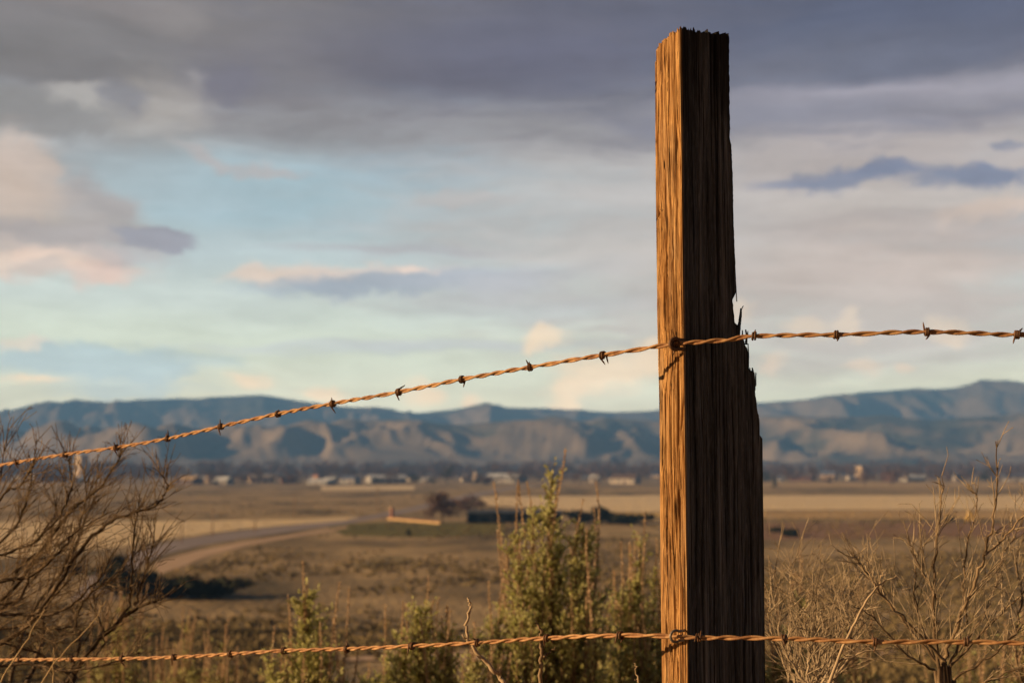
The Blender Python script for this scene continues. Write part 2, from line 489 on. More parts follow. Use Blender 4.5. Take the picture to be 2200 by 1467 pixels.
# ------------------------------------------------------------------ ground and hills
rows = [0.0, 0.4, 1, 1.6, 2.2, 3, 4, 5.2, 6.6, 8, 10, 13, 16, 20, 26, 34, 44, 56, 70, 85, 100, 118, 135, 150, 170, 185, 200, 220, 240, 300, 500, 1000, 2000, 4000, 7000, 13500]
nz = NoiseGen(3)
mb = MB()
nA = 144
for r in rows:
    for k in range(nA):
        a = 2 * math.pi * k / nA
        x, y = r * math.sin(a), r * math.cos(a)
        z = ground_z(x, y)
        if 0.5 < r < 230:
            z += (float(nz.fbm(x * .15 + 50, y * .15 + 50)) - .5) * min(1.2, r * .03)
        mb.v.append(Vector((x, y, z)))
for i in range(len(rows) - 1):
    for k in range(nA):
        a, b = i * nA + k, i * nA + (k + 1) % nA
        mb.f.append((a, a + nA, b + nA, b))
tag(mb.build('ground', M['ground']), kind='structure')


def near_z(x, y):
    """Height of the built ground sheet, by its own rows and sectors."""
    r = math.hypot(x, y); a = math.atan2(x, y) % (2 * math.pi)
    i = max(0, min(len(rows) - 2, int(np.searchsorted(rows, r)) - 1))
    fr = (r - rows[i]) / (rows[i + 1] - rows[i])
    k = a / (2 * math.pi) * nA; k0 = int(k) % nA; fk = k - int(k); k1 = (k0 + 1) % nA
    z = lambda i, k: mb_ground.v[i * nA + k].z
    return (z(i, k0) * (1 - fk) + z(i, k1) * fk) * (1 - fr) + (z(i + 1, k0) * (1 - fk) + z(i + 1, k1) * fk) * fr


mb_ground = mb

crest_near = ([-3000, -1700, -900, -400, 0, 250, 420, 560, 700, 900, 1000, 1150, 1300, 1400, 1650, 1750, 1900, 2000, 2200, 2600, 3100, 5000],
              [925, 935, 940, 945, 935, 928, 940, 935, 925, 930, 938, 928, 908, 916, 903, 898, 890, 900, 886, 895, 900, 930])
crest_far = ([-3000, -1700, -900, -400, 0, 80, 180, 300, 480, 560, 620, 700, 760, 900, 1000, 1100, 1200, 1280, 1400, 1640, 1750, 1850, 1980, 2060, 2110, 2160, 2200, 2600, 3100, 5000],
             [880, 905, 900, 890, 886, 868, 872, 862, 852, 850, 858, 872, 880, 887, 880, 878, 876, 884, 878, 866, 858, 847, 842, 837, 822, 828, 832, 850, 860, 880])
azs = np.radians(np.concatenate([np.arange(-50, -26, .3), np.arange(-26, 26, .1), np.arange(26, 50.01, .3)]))
rr = np.concatenate([np.linspace(5200, 9200, 80), np.linspace(9300, 13200, 60), np.linspace(13300, 13560, 4)])
A, RR = np.meshgrid(azs, rr)
PX = 1100 + np.tan(A) * FPX
hn = NoiseGen(11)
X, Y = RR * np.tan(A), RR
Hn = (1000 - np.interp(PX, *crest_near)) / FPX * 7900
Hf = (1000 - np.interp(PX, *crest_far)) / FPX * 12600
wx = X + 500 * (hn.fbm(X / 900, Y / 900, 3) - .5)
wy = Y + 500 * (hn.fbm(X / 900 + 40, Y / 900 + 9, 3) - .5)
sp = hn.ridge((wx + .35 * wy) / 840 + 30, (wy - .2 * wx) / 2000 + 10, 5, .55)      # spurs running down to the plain
sp2 = hn.ridge((wx + .2 * wy) / 900 + 70, wy / 2400 + 33, 5, .55)
sm = lambda t: np.clip(t, 0, 1) ** 2 * (3 - 2 * np.clip(t, 0, 1))
t1 = sm((RR - 5300) / 2600); d1 = 1 - sm((RR - 7900) / 1500)
relief = hn.ridge((wx - .25 * wy) / 560 + 7, wy / 1300 + 3, 3, .5)
near = Hn * t1 * (0.55 + 0.45 * d1) * 1.0 + ((sp - .66) * 450 + (relief - .6) * 170) * sm((RR - 5300) / 900) * (1 - .86 * sm((RR - 6800) / 1000))
near = np.where(near > Hn * .6, Hn * (.6 + .64 * np.tanh((near / Hn - .6) / .55)), near)
t2 = sm((RR - 9000) / 3600); d2 = 1 - sm((RR - 12600) / 1500)
far = Hf * t2 * d2 + (sp2 - .66) * 520 * sm((RR - 9200) / 800) * (1 - .82 * sm((RR - 11300) / 1300)) * (d2 * .9 + .1)
far = np.where(far > Hf * .7, Hf * (.7 + .47 * np.tanh((far / Hf - .7) / .4)), far)
Z = np.maximum(near, far - 40 * (1 - t2)) + EYE
edge = sm((RR - 5200) / 300)
Z = PLAIN_Z - 3 + (Z - PLAIN_Z + 3) * edge
Z = np.maximum(Z, PLAIN_Z - 3)
hm = MB()
hm.v = list(zip(X.ravel(), Y.ravel(), Z.ravel()))
nc = len(azs)
for i in range(len(rr) - 1):
    for k in range(nc - 1):
        a = i * nc + k
        hm.f.append((a, a + 1, a + nc + 1, a + nc))
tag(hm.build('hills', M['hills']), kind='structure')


def sheet(name, pts, m, h, kind='structure'):
    """A flat sheet on the valley floor with the outline given by sight lines."""
    b = MB()
    b.v = [plain(px, py) + Vector((0, 0, h)) for px, py in pts]
    b.f = [tuple(range(len(pts)))]
    o = b.build(name, m, smooth=False)
    if o.data.polygons[0].normal.z < 0:
        o.data.flip_normals()
    return tag(o, kind=kind)


def strip(name, up, lo, m, h):
    b = MB()
    n = len(up)
    b.v = [plain(*p) + Vector((0, 0, h)) for p in up] + [plain(*p) + Vector((0, 0, h)) for p in lo]
    b.f = [(i, n + i, n + i + 1, i + 1) for i in range(n - 1)]
    o = b.build(name, m, smooth=False)
    if o.data.polygons[0].normal.z < 0:
        o.data.flip_normals()
    return tag(o, kind='structure')


sheet('wheat_field', [(-700, 1122), (0, 1122), (300, 1120), (650, 1115), (775, 1109), (735, 1119), (600, 1129), (480, 1141), (380, 1155), (300, 1168), (150, 1188), (-100, 1205), (-700, 1230)], M['wheat'], .05)
sheet('field', [(1030, 1067), (1420, 1064), (2900, 1064), (2900, 1092), (2200, 1094), (1640, 1095), (1400, 1100), (1250, 1098), (1050, 1085)], M['wheat'], .05)
sheet('field', [(1285, 1101), (1420, 1102), (1480, 1106), (1420, 1110), (1290, 1106)], M['gold'], .06)
sheet('field', [(1600, 1098), (2900, 1096), (2900, 1114), (1600, 1114)], M['tan'], .05)
sheet('field', [(1600, 1124), (2000, 1121), (2300, 1125), (2300, 1150), (1980, 1156), (1600, 1160)], M['plough'], .05)
sheet('field', [(700, 1130), (800, 1122), (1085, 1124), (1085, 1146), (900, 1154), (740, 1150)], M['green'], .05)
sheet('field', [(690, 1044), (890, 1043), (890, 1052), (690, 1053)], M['wheat'], .05)
sheet('field', [(1600, 1035), (2900, 1036), (2900, 1047), (1600, 1047)], M['tan'], .05)
sheet('field', [(-700, 1037), (130, 1036), (150, 1043), (-700, 1048)], M['tan'], .05)
strip('road', [(1170, 1041), (1090, 1047), (1000, 1062), (940, 1076), (880, 1090), (800, 1106), (740, 1118), (600, 1131), (480, 1145), (400, 1157), (330, 1172), (260, 1195), (200, 1230), (150, 1290)],
      [(1182, 1041), (1108, 1049), (1028, 1066), (962, 1082), (892, 1097), (812, 1113), (742, 1126), (620, 1142), (520, 1157), (430, 1172), (360, 1188), (310, 1208), (280, 1240), (260, 1290)], M['asphalt'], .10)
strip('dirt_track', [(330, 1212), (350, 1203), (420, 1184), (520, 1164), (640, 1146), (745, 1130)], [(345, 1232), (395, 1216), (450, 1193), (540, 1170), (650, 1151), (748, 1134)], M['dirt'], .08)

# bare soil path crossing the foot of the slope
pb = MB()
xs = np.arange(-70, 110, 1.5)
for r_ in range(7):
    for x in xs:
        y = 163 + 16 * r_ / 6 + 5 * math.sin(x / 23) + .06 * x
        pb.v.append(Vector((x, y, near_z(x, y) + .12)))
for r_ in range(6):
    for k in range(len(xs) - 1):
        a = r_ * len(xs) + k
        pb.f.append((a, a + 1, a + len(xs) + 1, a + len(xs)))
tag(pb.build('path', M['dirt']), kind='structure')

# low scrub over the plain: nobody could count it
rng = random.Random(5)
np.random.seed(5)
def inside(poly, x, y):
    c = False
    for i in range(len(poly)):
        (x1, y1), (x2, y2) = poly[i], poly[i - 1]
        if (y1 > y) != (y2 > y) and x < (x2 - x1) * (y - y1) / (y2 - y1) + x1: c = not c
    return c
keepout = [[(-700, 1118), (775, 1106), (735, 1126), (300, 1172), (300, 1240), (150, 1300), (-700, 1240)], [(1030, 1062), (2900, 1060), (2900, 1118), (1250, 1112)],
           [(200, 1240), (330, 1168), (745, 1112), (1000, 1056), (1170, 1040), (1190, 1043), (1030, 1068), (760, 1134), (560, 1172), (350, 1235)],
           [(690, 1040), (890, 1040), (890, 1053), (690, 1053)]]
sc = MB()
def tuft(b, p, wd, h, n, rg):
    for _ in range(n):
        a = rg.uniform(0, 6.283); q = Vector((math.cos(a), math.sin(a), 0)); s = Vector((-q.y, q.x, 0))
        c = p + q * wd * rg.uniform(0, .5)
        l = wd * rg.uniform(.18, .4)
        b.tri(c - s * l, c + s * l, c + q * l * rg.uniform(-.3, .8) + s * l * rg.uniform(-.5, .5) + Vector((0, 0, h * rg.uniform(.5, 1.1))))
cnt = 0
while cnt < 17000:
    px, py = rng.uniform(-150, 2350), 1046 + 430 * rng.random() ** 1.15
    if any(inside(k, px, py) for k in keepout): continue
    if py < 1318: p = plain(px, py)
    else:
        d = np.interp(py, [1318, 1337, 1380, 1433, 1467, 1500], [240, 215, 185, 150, 128, 110])
        q = pix(px, py, d); p = Vector((q.x, q.y, near_z(q.x, q.y)))
    g = float(nz.fbm(p.x / 45 + 300, p.y / 90 + 300, 3))
    if rng.random() > (g - .36) * 4.5: continue
    s = rng.uniform(.5, 1.2)
    tuft(sc, p, 1.5 * s, .65 * s, 7, rng)
    cnt += 1
tag(sc.build('scrub_cover', M['scrub'], smooth=False), kind='stuff')


# standing stubble on the pale fields
def stubble(name, polys, m, n, wd, h):
    b = MB()
    area = [abs(sum((a[0] * c[1] - c[0] * a[1]) for a, c in zip(p, p[1:] + p[:1]))) for p in polys]
    for p, ar in zip(polys, area):
        k = int(n * ar / sum(area)); x0, x1 = max(-150, min(q[0] for q in p)), min(2350, max(q[0] for q in p)); y0, y1 = min(q[1] for q in p), max(q[1] for q in p)
        while k > 0:
            px, py = rng.uniform(x0, x1), rng.uniform(y0, y1)
            if x1 <= x0: break
            if inside(p, px, py):
                tuft(b, plain(px, py), wd * rng.uniform(.7, 1.3), h * rng.uniform(.7, 1.2), 6, rng); k -= 1
    tag(b.build(name, m, smooth=False), kind='stuff')
stubble('stubble', [[(-150, 1122), (0, 1122), (300, 1120), (650, 1115), (775, 1109), (735, 1119), (600, 1129), (480, 1141), (380, 1155), (300, 1168), (150, 1188), (-100, 1205), (-150, 1210)],
                    [(1030, 1067), (1420, 1064), (2400, 1064), (2400, 1092), (1640, 1095), (1400, 1100), (1250, 1098), (1050, 1085)], [(690, 1044), (890, 1043), (890, 1052), (690, 1053)]], M['wheat'], 5000, 2.6, .22)
stubble('dry_grass_cover', [[(1600, 1098), (2400, 1096), (2400, 1114), (1600, 1114)], [(1600, 1035), (2400, 1036), (2400, 1047), (1600, 1047)], [(-150, 1037), (130, 1036), (150, 1043), (-150, 1048)]], M['tan'], 4000, 2.6, .22)

# ------------------------------------------------------------------ things of the valley
def crown(b, c, rx, rz, n, size, rg, hole=.35):
    """Leaf and twig clumps through the volume of a crown, with gaps."""
    lobes = [(Vector((rg.gauss(0, .5), rg.gauss(0, .5), rg.gauss(0, .45))), rg.uniform(.35, .6)) for _ in range(9)]
    for _ in range(n):
        o, r = rg.choice(lobes)
        q = Vector((rg.gauss(0, 1), rg.gauss(0, 1), rg.gauss(0, 1))).normalized() * r * rg.random() ** .4 + o
        p = c + Vector((q.x * rx, q.y * rx, q.z * rz))
        d = Vector((rg.gauss(0, 1), rg.gauss(0, 1), rg.gauss(0, 1))).normalized()
        e = d.orthogonal().normalized()
        s = size * rg.uniform(.5, 1.2)
        b.tri(p - d * s, p + e * s * .7, p + d * s * .9)


def conifer_crown(b, base, h, r, n, size, rg):
    for _ in range(n):
        t = rg.random() ** .8
        a = rg.uniform(0, 6.283); q = r * (1 - t) * rg.uniform(.2, 1) * (1 + .25 * math.sin(a * 3 + t * 9))
        p = base + Vector((math.cos(a) * q, math.sin(a) * q, h * (.08 + .92 * t)))
        d = Vector((math.cos(a), math.sin(a), -.3 + rg.uniform(-.4, .3))).normalized(); e = Vector((-d.y, d.x, rg.uniform(-.4, .4)))
        s = size * rg.uniform(.6, 1.2)
        b.tri(p - e * s * .6, p + e * s * .6, p + d * s)


def tree(name, px, ybase, hpx, wpx, style, label, group=None, m=None, n=260):
    p = plain(px, ybase) if ybase < 1318 else pix(px, ybase, 200)
    k = p.y / FPX
    h, wd = hpx * k, wpx * k
    rg = random.Random(int(px * 7 + ybase))
    root = empty(name, p, label, 'tree' if 'bush' not in name else 'bush', group)
    t = MB()
    if style == 'conifer':
        t.tube([p - Vector((0, 0, .3)), p + Vector((0, 0, h * .5)), p + Vector((0, 0, h * .95))], [h * .03, h * .02, h * .005], 6)
        c = MB(); conifer_crown(c, p, h, wd / 2, n, wd * .16, rg)
    else:
        t.tube([p - Vector((0, 0, .3)), p + Vector((.02 * h, 0, h * .3)), p + Vector((0, 0, h * .6))], [h * .03, h * .022, h * .01], 6)
        for i in range(7):
            a = rg.uniform(0, 6.283); s0 = p + Vector((0, 0, h * rg.uniform(.2, .5)))
            t.tube([s0, s0 + Vector((math.cos(a) * wd * .2, math.sin(a) * wd * .2, h * .2)), s0 + Vector((math.cos(a) * wd * .36, math.sin(a) * wd * .36, h * .4))], [h * .012, h * .008, h * .003], 4)
        c = MB(); crown(c, p + Vector((0, 0, h * .58)), wd * .52, h * .46, n, wd * (.07 if style == 'bare' else .09), rg)
    t.build('trunk', M['bark'], root)
    c.build('crown', m or (M['baretree'] if style == 'bare' else M['darktree']), root, smooth=False)
    return root


def building(name, x0, x1, y0, y1, wm, rm, label, base=None, group=None, style='gable', turn=20, deep=0.6):
    """House or shed on the valley floor: wall, roof, door, windows."""
    yb = base or y1
    xc = (x0 + x1) / 2
    p = plain(xc, yb); k = p.y / FPX
    wd, h = (x1 - x0) * k * .9, (yb - y0) * k * (.8 if name != 'tower' and name != 'grain_tower' else 1)
    root = empty(name, p, label, 'building', group)
    dp = wd * deep
    if int(x0) % 3 != 0: turn = -turn - 12
    c, s = math.cos(R(turn)), math.sin(R(turn))
    wd = wd / (c + abs(s) * deep); dp = wd * deep
    X_, Y_ = Vector((c, s, 0)), Vector((-s, c, 0))
    P = lambda a, b, z: p + X_ * a * wd / 2 + Y_ * b * dp / 2 + Vector((0, 0, z))
    eh = h * (.62 if style == 'gable' else 1.0)
    W = MB()
    for (a, b), (a2, b2) in (((-1, -1), (1, -1)), ((1, -1), (1, 1)), ((1, 1), (-1, 1)), ((-1, 1), (-1, -1))):
        W.quad(P(a, b, -.5), P(a2, b2, -.5), P(a2, b2, eh), P(a, b, eh))
    if style == 'gable':
        W.tri(P(-1, -1, eh), P(-1, 1, eh), P(-1, 0, h * .97)); W.tri(P(1, -1, eh), P(1, 1, eh), P(1, 0, h * .97))
    wl = W.build('wall', wm, root, smooth=False)
    Rf = MB()
    if style == 'gable':
        for sg in (-1, 1):
            Rf.quad(P(-1.04, sg * 1.12, eh - .12 * (h - eh)), P(1.04, sg * 1.12, eh - .12 * (h - eh)), P(1.04, 0, h), P(-1.04, 0, h))
    else:
        Rf.box(p + Vector((0, 0, eh + h * .03)), wd * 1.03, dp * 1.03, h * .06, R(turn))
    Rf.build('roof', rm, root, smooth=False)
    n = max(2, min(6, int(wd / 9)))
    for i in range(n):
        a = -1 + 2 * (i + .5) / n
        b = MB()
        if i == n // 2:
            b.box(P(a, -1, eh * .32) - Y_ * .05, wd / n * .35, .2, eh * .64, R(turn)); b.build('door', M['brownroof'], root, smooth=False)
        else:
            b.box(P(a, -1, eh * .58) - Y_ * .05, wd / n * .42, .2, eh * .3, R(turn)); b.build('window', M['glass'], root, smooth=False)
    return root


B = building
B('grain_tower', 156, 192, 981, 1032, M['cream'], M['white'], 'tall pale building catching the sun above the town trees', style='flat', turn=-50)
B('house', 62, 76, 1014, 1033, M['white'], M['white'], 'small sunlit white house left of the blue roofed hall', style='gable')
B('warehouse', 78, 152, 1012, 1036, M['grey'], M['blue'], 'long hall with dark blue roof behind the left bush')
B('house', 153, 188, 1019, 1036, M['white'], M['paleblue'], 'white walled building right of the blue roofed hall')
B('warehouse', 371, 440, 1018, 1040, M['brownroof'], M['tan'], 'low dark shed with beige roof in the town')
B('house', 440, 453, 1018, 1036, M['cream'], M['cream'], 'small bright cream building end in the town')
B('warehouse', 454, 506, 1020, 1040, M['grey'], M['paleblue'], 'blue grey shed beside the small cream building')
B('warehouse', 528, 594, 1013, 1036, M['cream'], M['white'], 'long building with bright cream roof in the town')
B('house', 600, 640, 1020, 1038, M['brick'], M['brownroof'], 'dark brick building right of the cream roofed one')
B('house', 671, 686, 1016, 1034, M['cream'], M['salmon'], 'small pinkish sunlit house in the town')
B('warehouse', 655, 725, 1026, 1041, M['grey'], M['paleblue'], 'low pale grey shed in front of the pinkish house')
B('warehouse', 728, 778, 1016, 1039, M['grey'], M['blue'], 'grey building with blue roof among bare trees')
B('warehouse', 780, 878, 1015, 1037, M['grey'], M['paleblue'], 'wide building with pale blue roof left of dark evergreens')
B('warehouse', 1034, 1138, 1012, 1037, M['grey'], M['paleblue'], 'long pale grey hall right of the round silo')
B('house', 1265, 1293, 1015, 1036, M['white'], M['paleblue'], 'pale house between the two tall sage bushes')
B('warehouse', 1306, 1382, 1013, 1039, M['white'], M['brownroof'], 'whitish brown roofed building just left of the post')
B('warehouse', 1694, 1756, 1016, 1033, M['brick'], M['brownroof'], 'dark reddish low building right of the post')
B('house', 1762, 1800, 1006, 1031, M['cream'], M['blue'], 'building with dark blue roof and pale wall right of the post')
B('tower', 1836, 1858, 1002, 1031, M['cream'], M['grey'], 'bright cream tower standing up from the town', style='flat', turn=-45)
B('house', 1892, 1930, 1012, 1033, M['brick'], M['brownroof'], 'dark brick block right of the cream tower', style='flat')
B('warehouse', 1932, 1990, 1018, 1034, M['grey'], M['paleblue'], 'bluish low shed left of the right hand bush')
B('house', 2046, 2072, 1015, 1033, M['white'], M['brownroof'], 'light house behind the right hand bush')
B('warehouse', 2150, 2230, 1013, 1034, M['grey'], M['blue'], 'grey blue roofed hall at the right edge')
rg = random.Random(77)
for i in range(34):
    x = -40 + i * 68 + rg.uniform(-24, 24); wpx = rg.uniform(16, 40); yb = rg.uniform(1024, 1036)
    B('house', x, x + wpx, yb - rg.uniform(8, 13), yb, M[rg.choice(('white', 'grey', 'brick', 'cream', 'grey'))], M[rg.choice(('paleblue', 'brownroof', 'blue', 'paleblue'))], 'small house half hidden among the bare town trees', group='small houses of the town')
# round silo
p = plain(1023, 1037); k = p.y / FPX
root = empty('silo', p, 'round tan silo glowing in the sun near the town middle', 'silo')
b = MB(); b.tube([p + Vector((0, 0, -.5)), p + Vector((0, 0, 18 * k))], 7 * k, 20); b.build('barrel', M['cream'], root)
b = MB(); b.tube([p + Vector((0, 0, 18 * k)), p + Vector((0, 0, 22 * k)), p + Vector((0, 0, 24 * k))], [7.2 * k, 4 * k, .5 * k], 20); b.build('roof', M['white'], root)

rg = random.Random(21)
for (px, yb, h, wd, lab) in ((804, 1040, 18, 18, 'small round evergreen below the pale blue roof'), (890, 1040, 24, 26, 'broad dark evergreen right of the pale blue roof'),
                             (930, 1041, 15, 14, 'smallest dark evergreen between two larger ones'), (960, 1040, 38, 26, 'tallest dark evergreen in the town middle'),
                             (1046, 1040, 14, 44, 'low dark hedge tree below the round silo'), (1085, 1036, 18, 16, 'dark evergreen in front of the long grey hall'),
                             (305, 1040, 26, 14, 'dark narrow evergreen behind the left bush'), (2118, 1036, 26, 36, 'large dark evergreen behind the tall twig at right'),
                             (1640, 1038, 26, 40, 'dark evergreen beside the right side of the post')):
    tree('evergreen_tree', px, yb, h, wd, 'dark', lab)
for i in range(130):
    px = -60 + i * 18 + rg.uniform(-14, 14)
    tree('bare_tree', px, rg.choice((rg.uniform(1028, 1034), rg.uniform(1037, 1042))), rg.uniform(16, 38), rg.uniform(20, 42), 'bare', 'reddish brown bare tree in the town tree line', 'bare trees in the town', n=240)
belt = MB()
for i in range(460):
    px = rng.uniform(-500, 2700); p = plain(px, rng.uniform(1021, 1027)); k = p.y / FPX
    crown(belt, p + Vector((0, 0, 15 * k)), 18 * k, 15 * k, 150, 3.4 * k, rng)
tag(belt.build('tree_belt', M['baretree'], smooth=False), kind='stuff')

tree('juniper_bush', 1665, 1049, 24, 20, 'conifer', 'lone dark conifer on the plain just right of the post', n=300)
tree('bare_bush', 950, 1121, 62, 66, 'bare', 'round reddish brown bare bush beside the dark shed', n=900)
tree('bare_bush', 1000, 1095, 26, 70, 'bare', 'low wide brown bare bush behind the dark shed', n=500)
for px, yb, h, wd, lab in ((385, 1284, 50, 150, 'largest near black bush below the dirt track'), (450, 1286, 36, 110, 'near black bush right of the largest one'), (250, 1262, 54, 110, 'dark bush behind the left bare bush'),
                           (310, 1282, 46, 120, 'small dark bush left of the largest one'), (1270, 1124, 32, 90, 'dark hedge bush behind the tall sage'), (1350, 1124, 22, 100, 'dark hedge bush left of the post below the golden strip'),
                           (2040, 1122, 14, 26, 'small dark bush beside the hay bale at right'), (880, 1152, 14, 14, 'small dark bush on the green patch'), (1690, 1152, 16, 60, 'low brown dark bush on the ploughed strip')):
    tree('dark_bush', px, yb, h, wd, 'dark', lab, n=700)

# utility poles
def pole(px, yb, hpx, label):
    p = plain(px, yb); k = p.y / FPX; h = hpx * k
    r = empty('utility_pole', p, label, 'pole', 'poles along the valley road')
    b = MB(); b.tube([p - Vector((0, 0, .4)), p + Vector((0, 0, h))], [.28, .2], 8); b.build('pole', M['polewood'], r)
    b = MB(); b.box(p + Vector((0, -.3, h * .93)), 2.6, .2, .22, R(25)); b.build('crossarm', M['polewood'], r, smooth=False)
    for s in (-1, 0, 1):
        b = MB(); q = p + Vector((s * 1.0, -.3 + s * .46, h * .93 + .1)); b.tube([q, q + Vector((0, 0, .3))], .09, 6); b.build('insulator', M['grey'], r)
for px, yb, h, lab in ((811, 1103, 56, 'tallest pale utility pole left of the gate post'), (946, 1086, 32, 'utility pole behind the round bare bush'), (391, 1164, 48, 'utility pole at the left side of the wheat field'),
                       (456, 1150, 58, 'utility pole in the middle of the wheat field edge'), (548, 1144, 28, 'short utility pole by the road bend'), (632, 1114, 50, 'utility pole at the far edge of the wheat field'), (1122, 1058, 26, 'distant utility pole left of the tall sage')):
    pole(px, yb, h, lab)

# low sunlit wall with its gate post, long dark shed, hay bale
a, b_ = plain(833, 1116), plain(946, 1126)
root = empty('low_wall', (a + b_) / 2, 'low orange lit wall on the green patch left of the bare bush', 'wall')
d = (b_ - a); ang = math.atan2(d.y, d.x); k = a.y / FPX
b = MB(); b.box((a + b_) / 2 + Vector((0, 0, 2.2 * k)), d.length, .6, 4.4 * k, ang); b.build('wall', M['tan'], root, smooth=False)
b = MB(); b.box((a + b_) / 2 + Vector((0, 0, 4.8 * k)), d.length * 1.01, .9, .8 * k, ang); b.build('coping', M['salmon'], root, smooth=False)
p = plain(842, 1112); k = p.y / FPX
root = empty('gate_post', p, 'salmon coloured gate post at the end of the low wall', 'post')
b = MB(); b.box(p + Vector((0, 0, 10 * k)), 6 * k, 6 * k, 22 * k, .5); b.build('shaft', M['salmon'], root, smooth=False)
b = MB(); b.box(p + Vector((0, 0, 22 * k)), 7.5 * k, 7.5 * k, 2.5 * k, .5); b.build('cap', M['cream'], root, smooth=False)

p = plain(1105, 1124); k = p.y / FPX
root = empty('farm_shed', p, 'long low dark open shed behind the tall sage', 'shed')
LW, HH = 200 * k, 27 * k
b = MB(); b.box(p + Vector((0, 10, HH * .42)), LW, .4, HH * .84); b.box(p + Vector((-LW / 2, 5, HH * .42)), .4, 9.6, HH * .84); b.box(p + Vector((LW / 2, 5, HH * .42)), .4, 9.6, HH * .84)
b.build('wall', M['slate'], root, smooth=False)
b = MB(); b.quad(p + Vector((-LW * .51, -1, HH * .88)), p + Vector((LW * .51, -1, HH * .88)), p + Vector((LW * .51, 11, HH)), p + Vector((-LW * .51, 11, HH)))
b.quad(p + Vector((-LW * .51, -1, HH * .78)), p + Vector((LW * .51, -1, HH * .78)), p + Vector((LW * .51, -1, HH * .88)), p + Vector((-LW * .51, -1, HH * .88))); b.build('roof', M['slate'], root, smooth=False)
for i in range(9):
    b = MB(); b.box(p + Vector((-LW / 2 + LW * i / 8, -.4, HH * .39)), .4, .4, HH * .78); b.build('post', M['slate'], root, smooth=False)
p = plain(2085, 1118); k = p.y / FPX
root = empty('hay_bale', p, 'orange tan hay bale stack at right on the plain', 'hay bale')
for i, (dx, z) in enumerate(((-5, 5), (5, 5), (0, 15))):
    b = MB(); c = p + Vector((dx * k, 0, z * k))
    b.tube([c + Vector((0, -5 * k, 0)), c + Vector((0, 5 * k, 0))], 5 * k, 16); b.build('bale', M['gold'], root)


# ------------------------------------------------------------------ the post
PZ = 2.0
corner = pix(1471, 1000, PZ)            # near corner at eye level
TURN = R(21)
UX = Vector((math.cos(TURN), math.sin(TURN), 0))       # along the dark face, to the right and away
VX = Vector((-math.sin(TURN), math.cos(TURN), 0))      # along the lit face, away
PX_M = PZ / FPX
def post_z(py): return pix(1471, py, PZ).z
zt, zb = post_z(57), -0.05
# right edge of the dark face by height, as a length along the face
prof = [(57, 1567), (130, 1567), (290, 1568), (300, 1571), (380, 1575), (470, 1577), (560, 1580), (622, 1581), (632, 1577), (640, 1573), (660, 1573), (690, 1578), (694, 1586), (716, 1590), (722, 1598), (738, 1601), (742, 1606), (790, 1609), (796, 1621), (830, 1622), (845, 1624), (880, 1628), (896, 1632), (932, 1634), (940, 1641), (965, 1644), (1100, 1650), (1300, 1653), (1467, 1655), (2300, 1660)]
def width_at(z_arr):
    zs = np.array([post_z(y) for y, _ in prof]); ws = []
    for y, x in prof:
        # intersect the sight line with the plane of the dark face
        o = Vector((0, 0, EYE)); d = pix(x, y, 1.0) - o
        nrm = VX
        t = (corner - o).dot(nrm) / d.dot(nrm)
        ws.append((o + d * t - corner).dot(UX))
    return np.interp(z_arr, zs[::-1], np.array(ws)[::-1])


pn = NoiseGen(77)
nf, nl = 250, 250
WMAX = 0.127
LDEP = 0.089
H = 520
u_f = np.linspace(0, WMAX, nf)
v_l = np.linspace(LDEP, 0, nl)
nr, nb = 24, 24
cols_ = [('L', v) for v in v_l] + [('F', u) for u in u_f[1:]] + [('R', v) for v in np.linspace(0, LDEP, nr)[1:]] + [('B', t) for t in np.linspace(1, 0, nb)[1:-1]]
prr = random.Random(9)
verts = np.zeros((H, len(cols_), 3))
tt = np.linspace(0, 1, H) ** 0.9
cracksF = [(.058, zt - .42, zt + .1, .006, .0016), (.030, 0.2, zt - .25, .004, .0012), (.079, .1, zt - .5, .005, .0012), (.095, -.1, zt - .72, .006, .0014), (.045, .5, 1.2, .003, .001), (.018, .0, 1.0, .003, .001), (.107, -.1, .75, .006, .0014)]
cr_ = random.Random(14)
cracksL = [(.022, zt - .62, zt + .02, .016, .0021), (.034, -.1, .52, .014, .0018), (.020, .25, .85, .008, .0010)]
for _ in range(90):
    z0_ = cr_.uniform(-.05, 1.25); cracksL.append((cr_.uniform(.004, LDEP), z0_, z0_ + cr_.choice((.08, .14, .25, .45)), cr_.uniform(.003, .009), cr_.uniform(.0005, .0012)))
def groove(s, z, cr):
    g = np.zeros_like(z)
    for c0, z0, z1, dep, wd in cr:
        cc = c0 + (pn.v(z * 9 + c0 * 900, z * 0 + 3.3) - .5) * .006
        fade = np.clip((z - z0) / .06, 0, 1) * np.clip((z1 - z) / .06, 0, 1)
        g = np.maximum(g, dep * fade * np.exp(-((s - cc) / wd) ** 2))
    return g
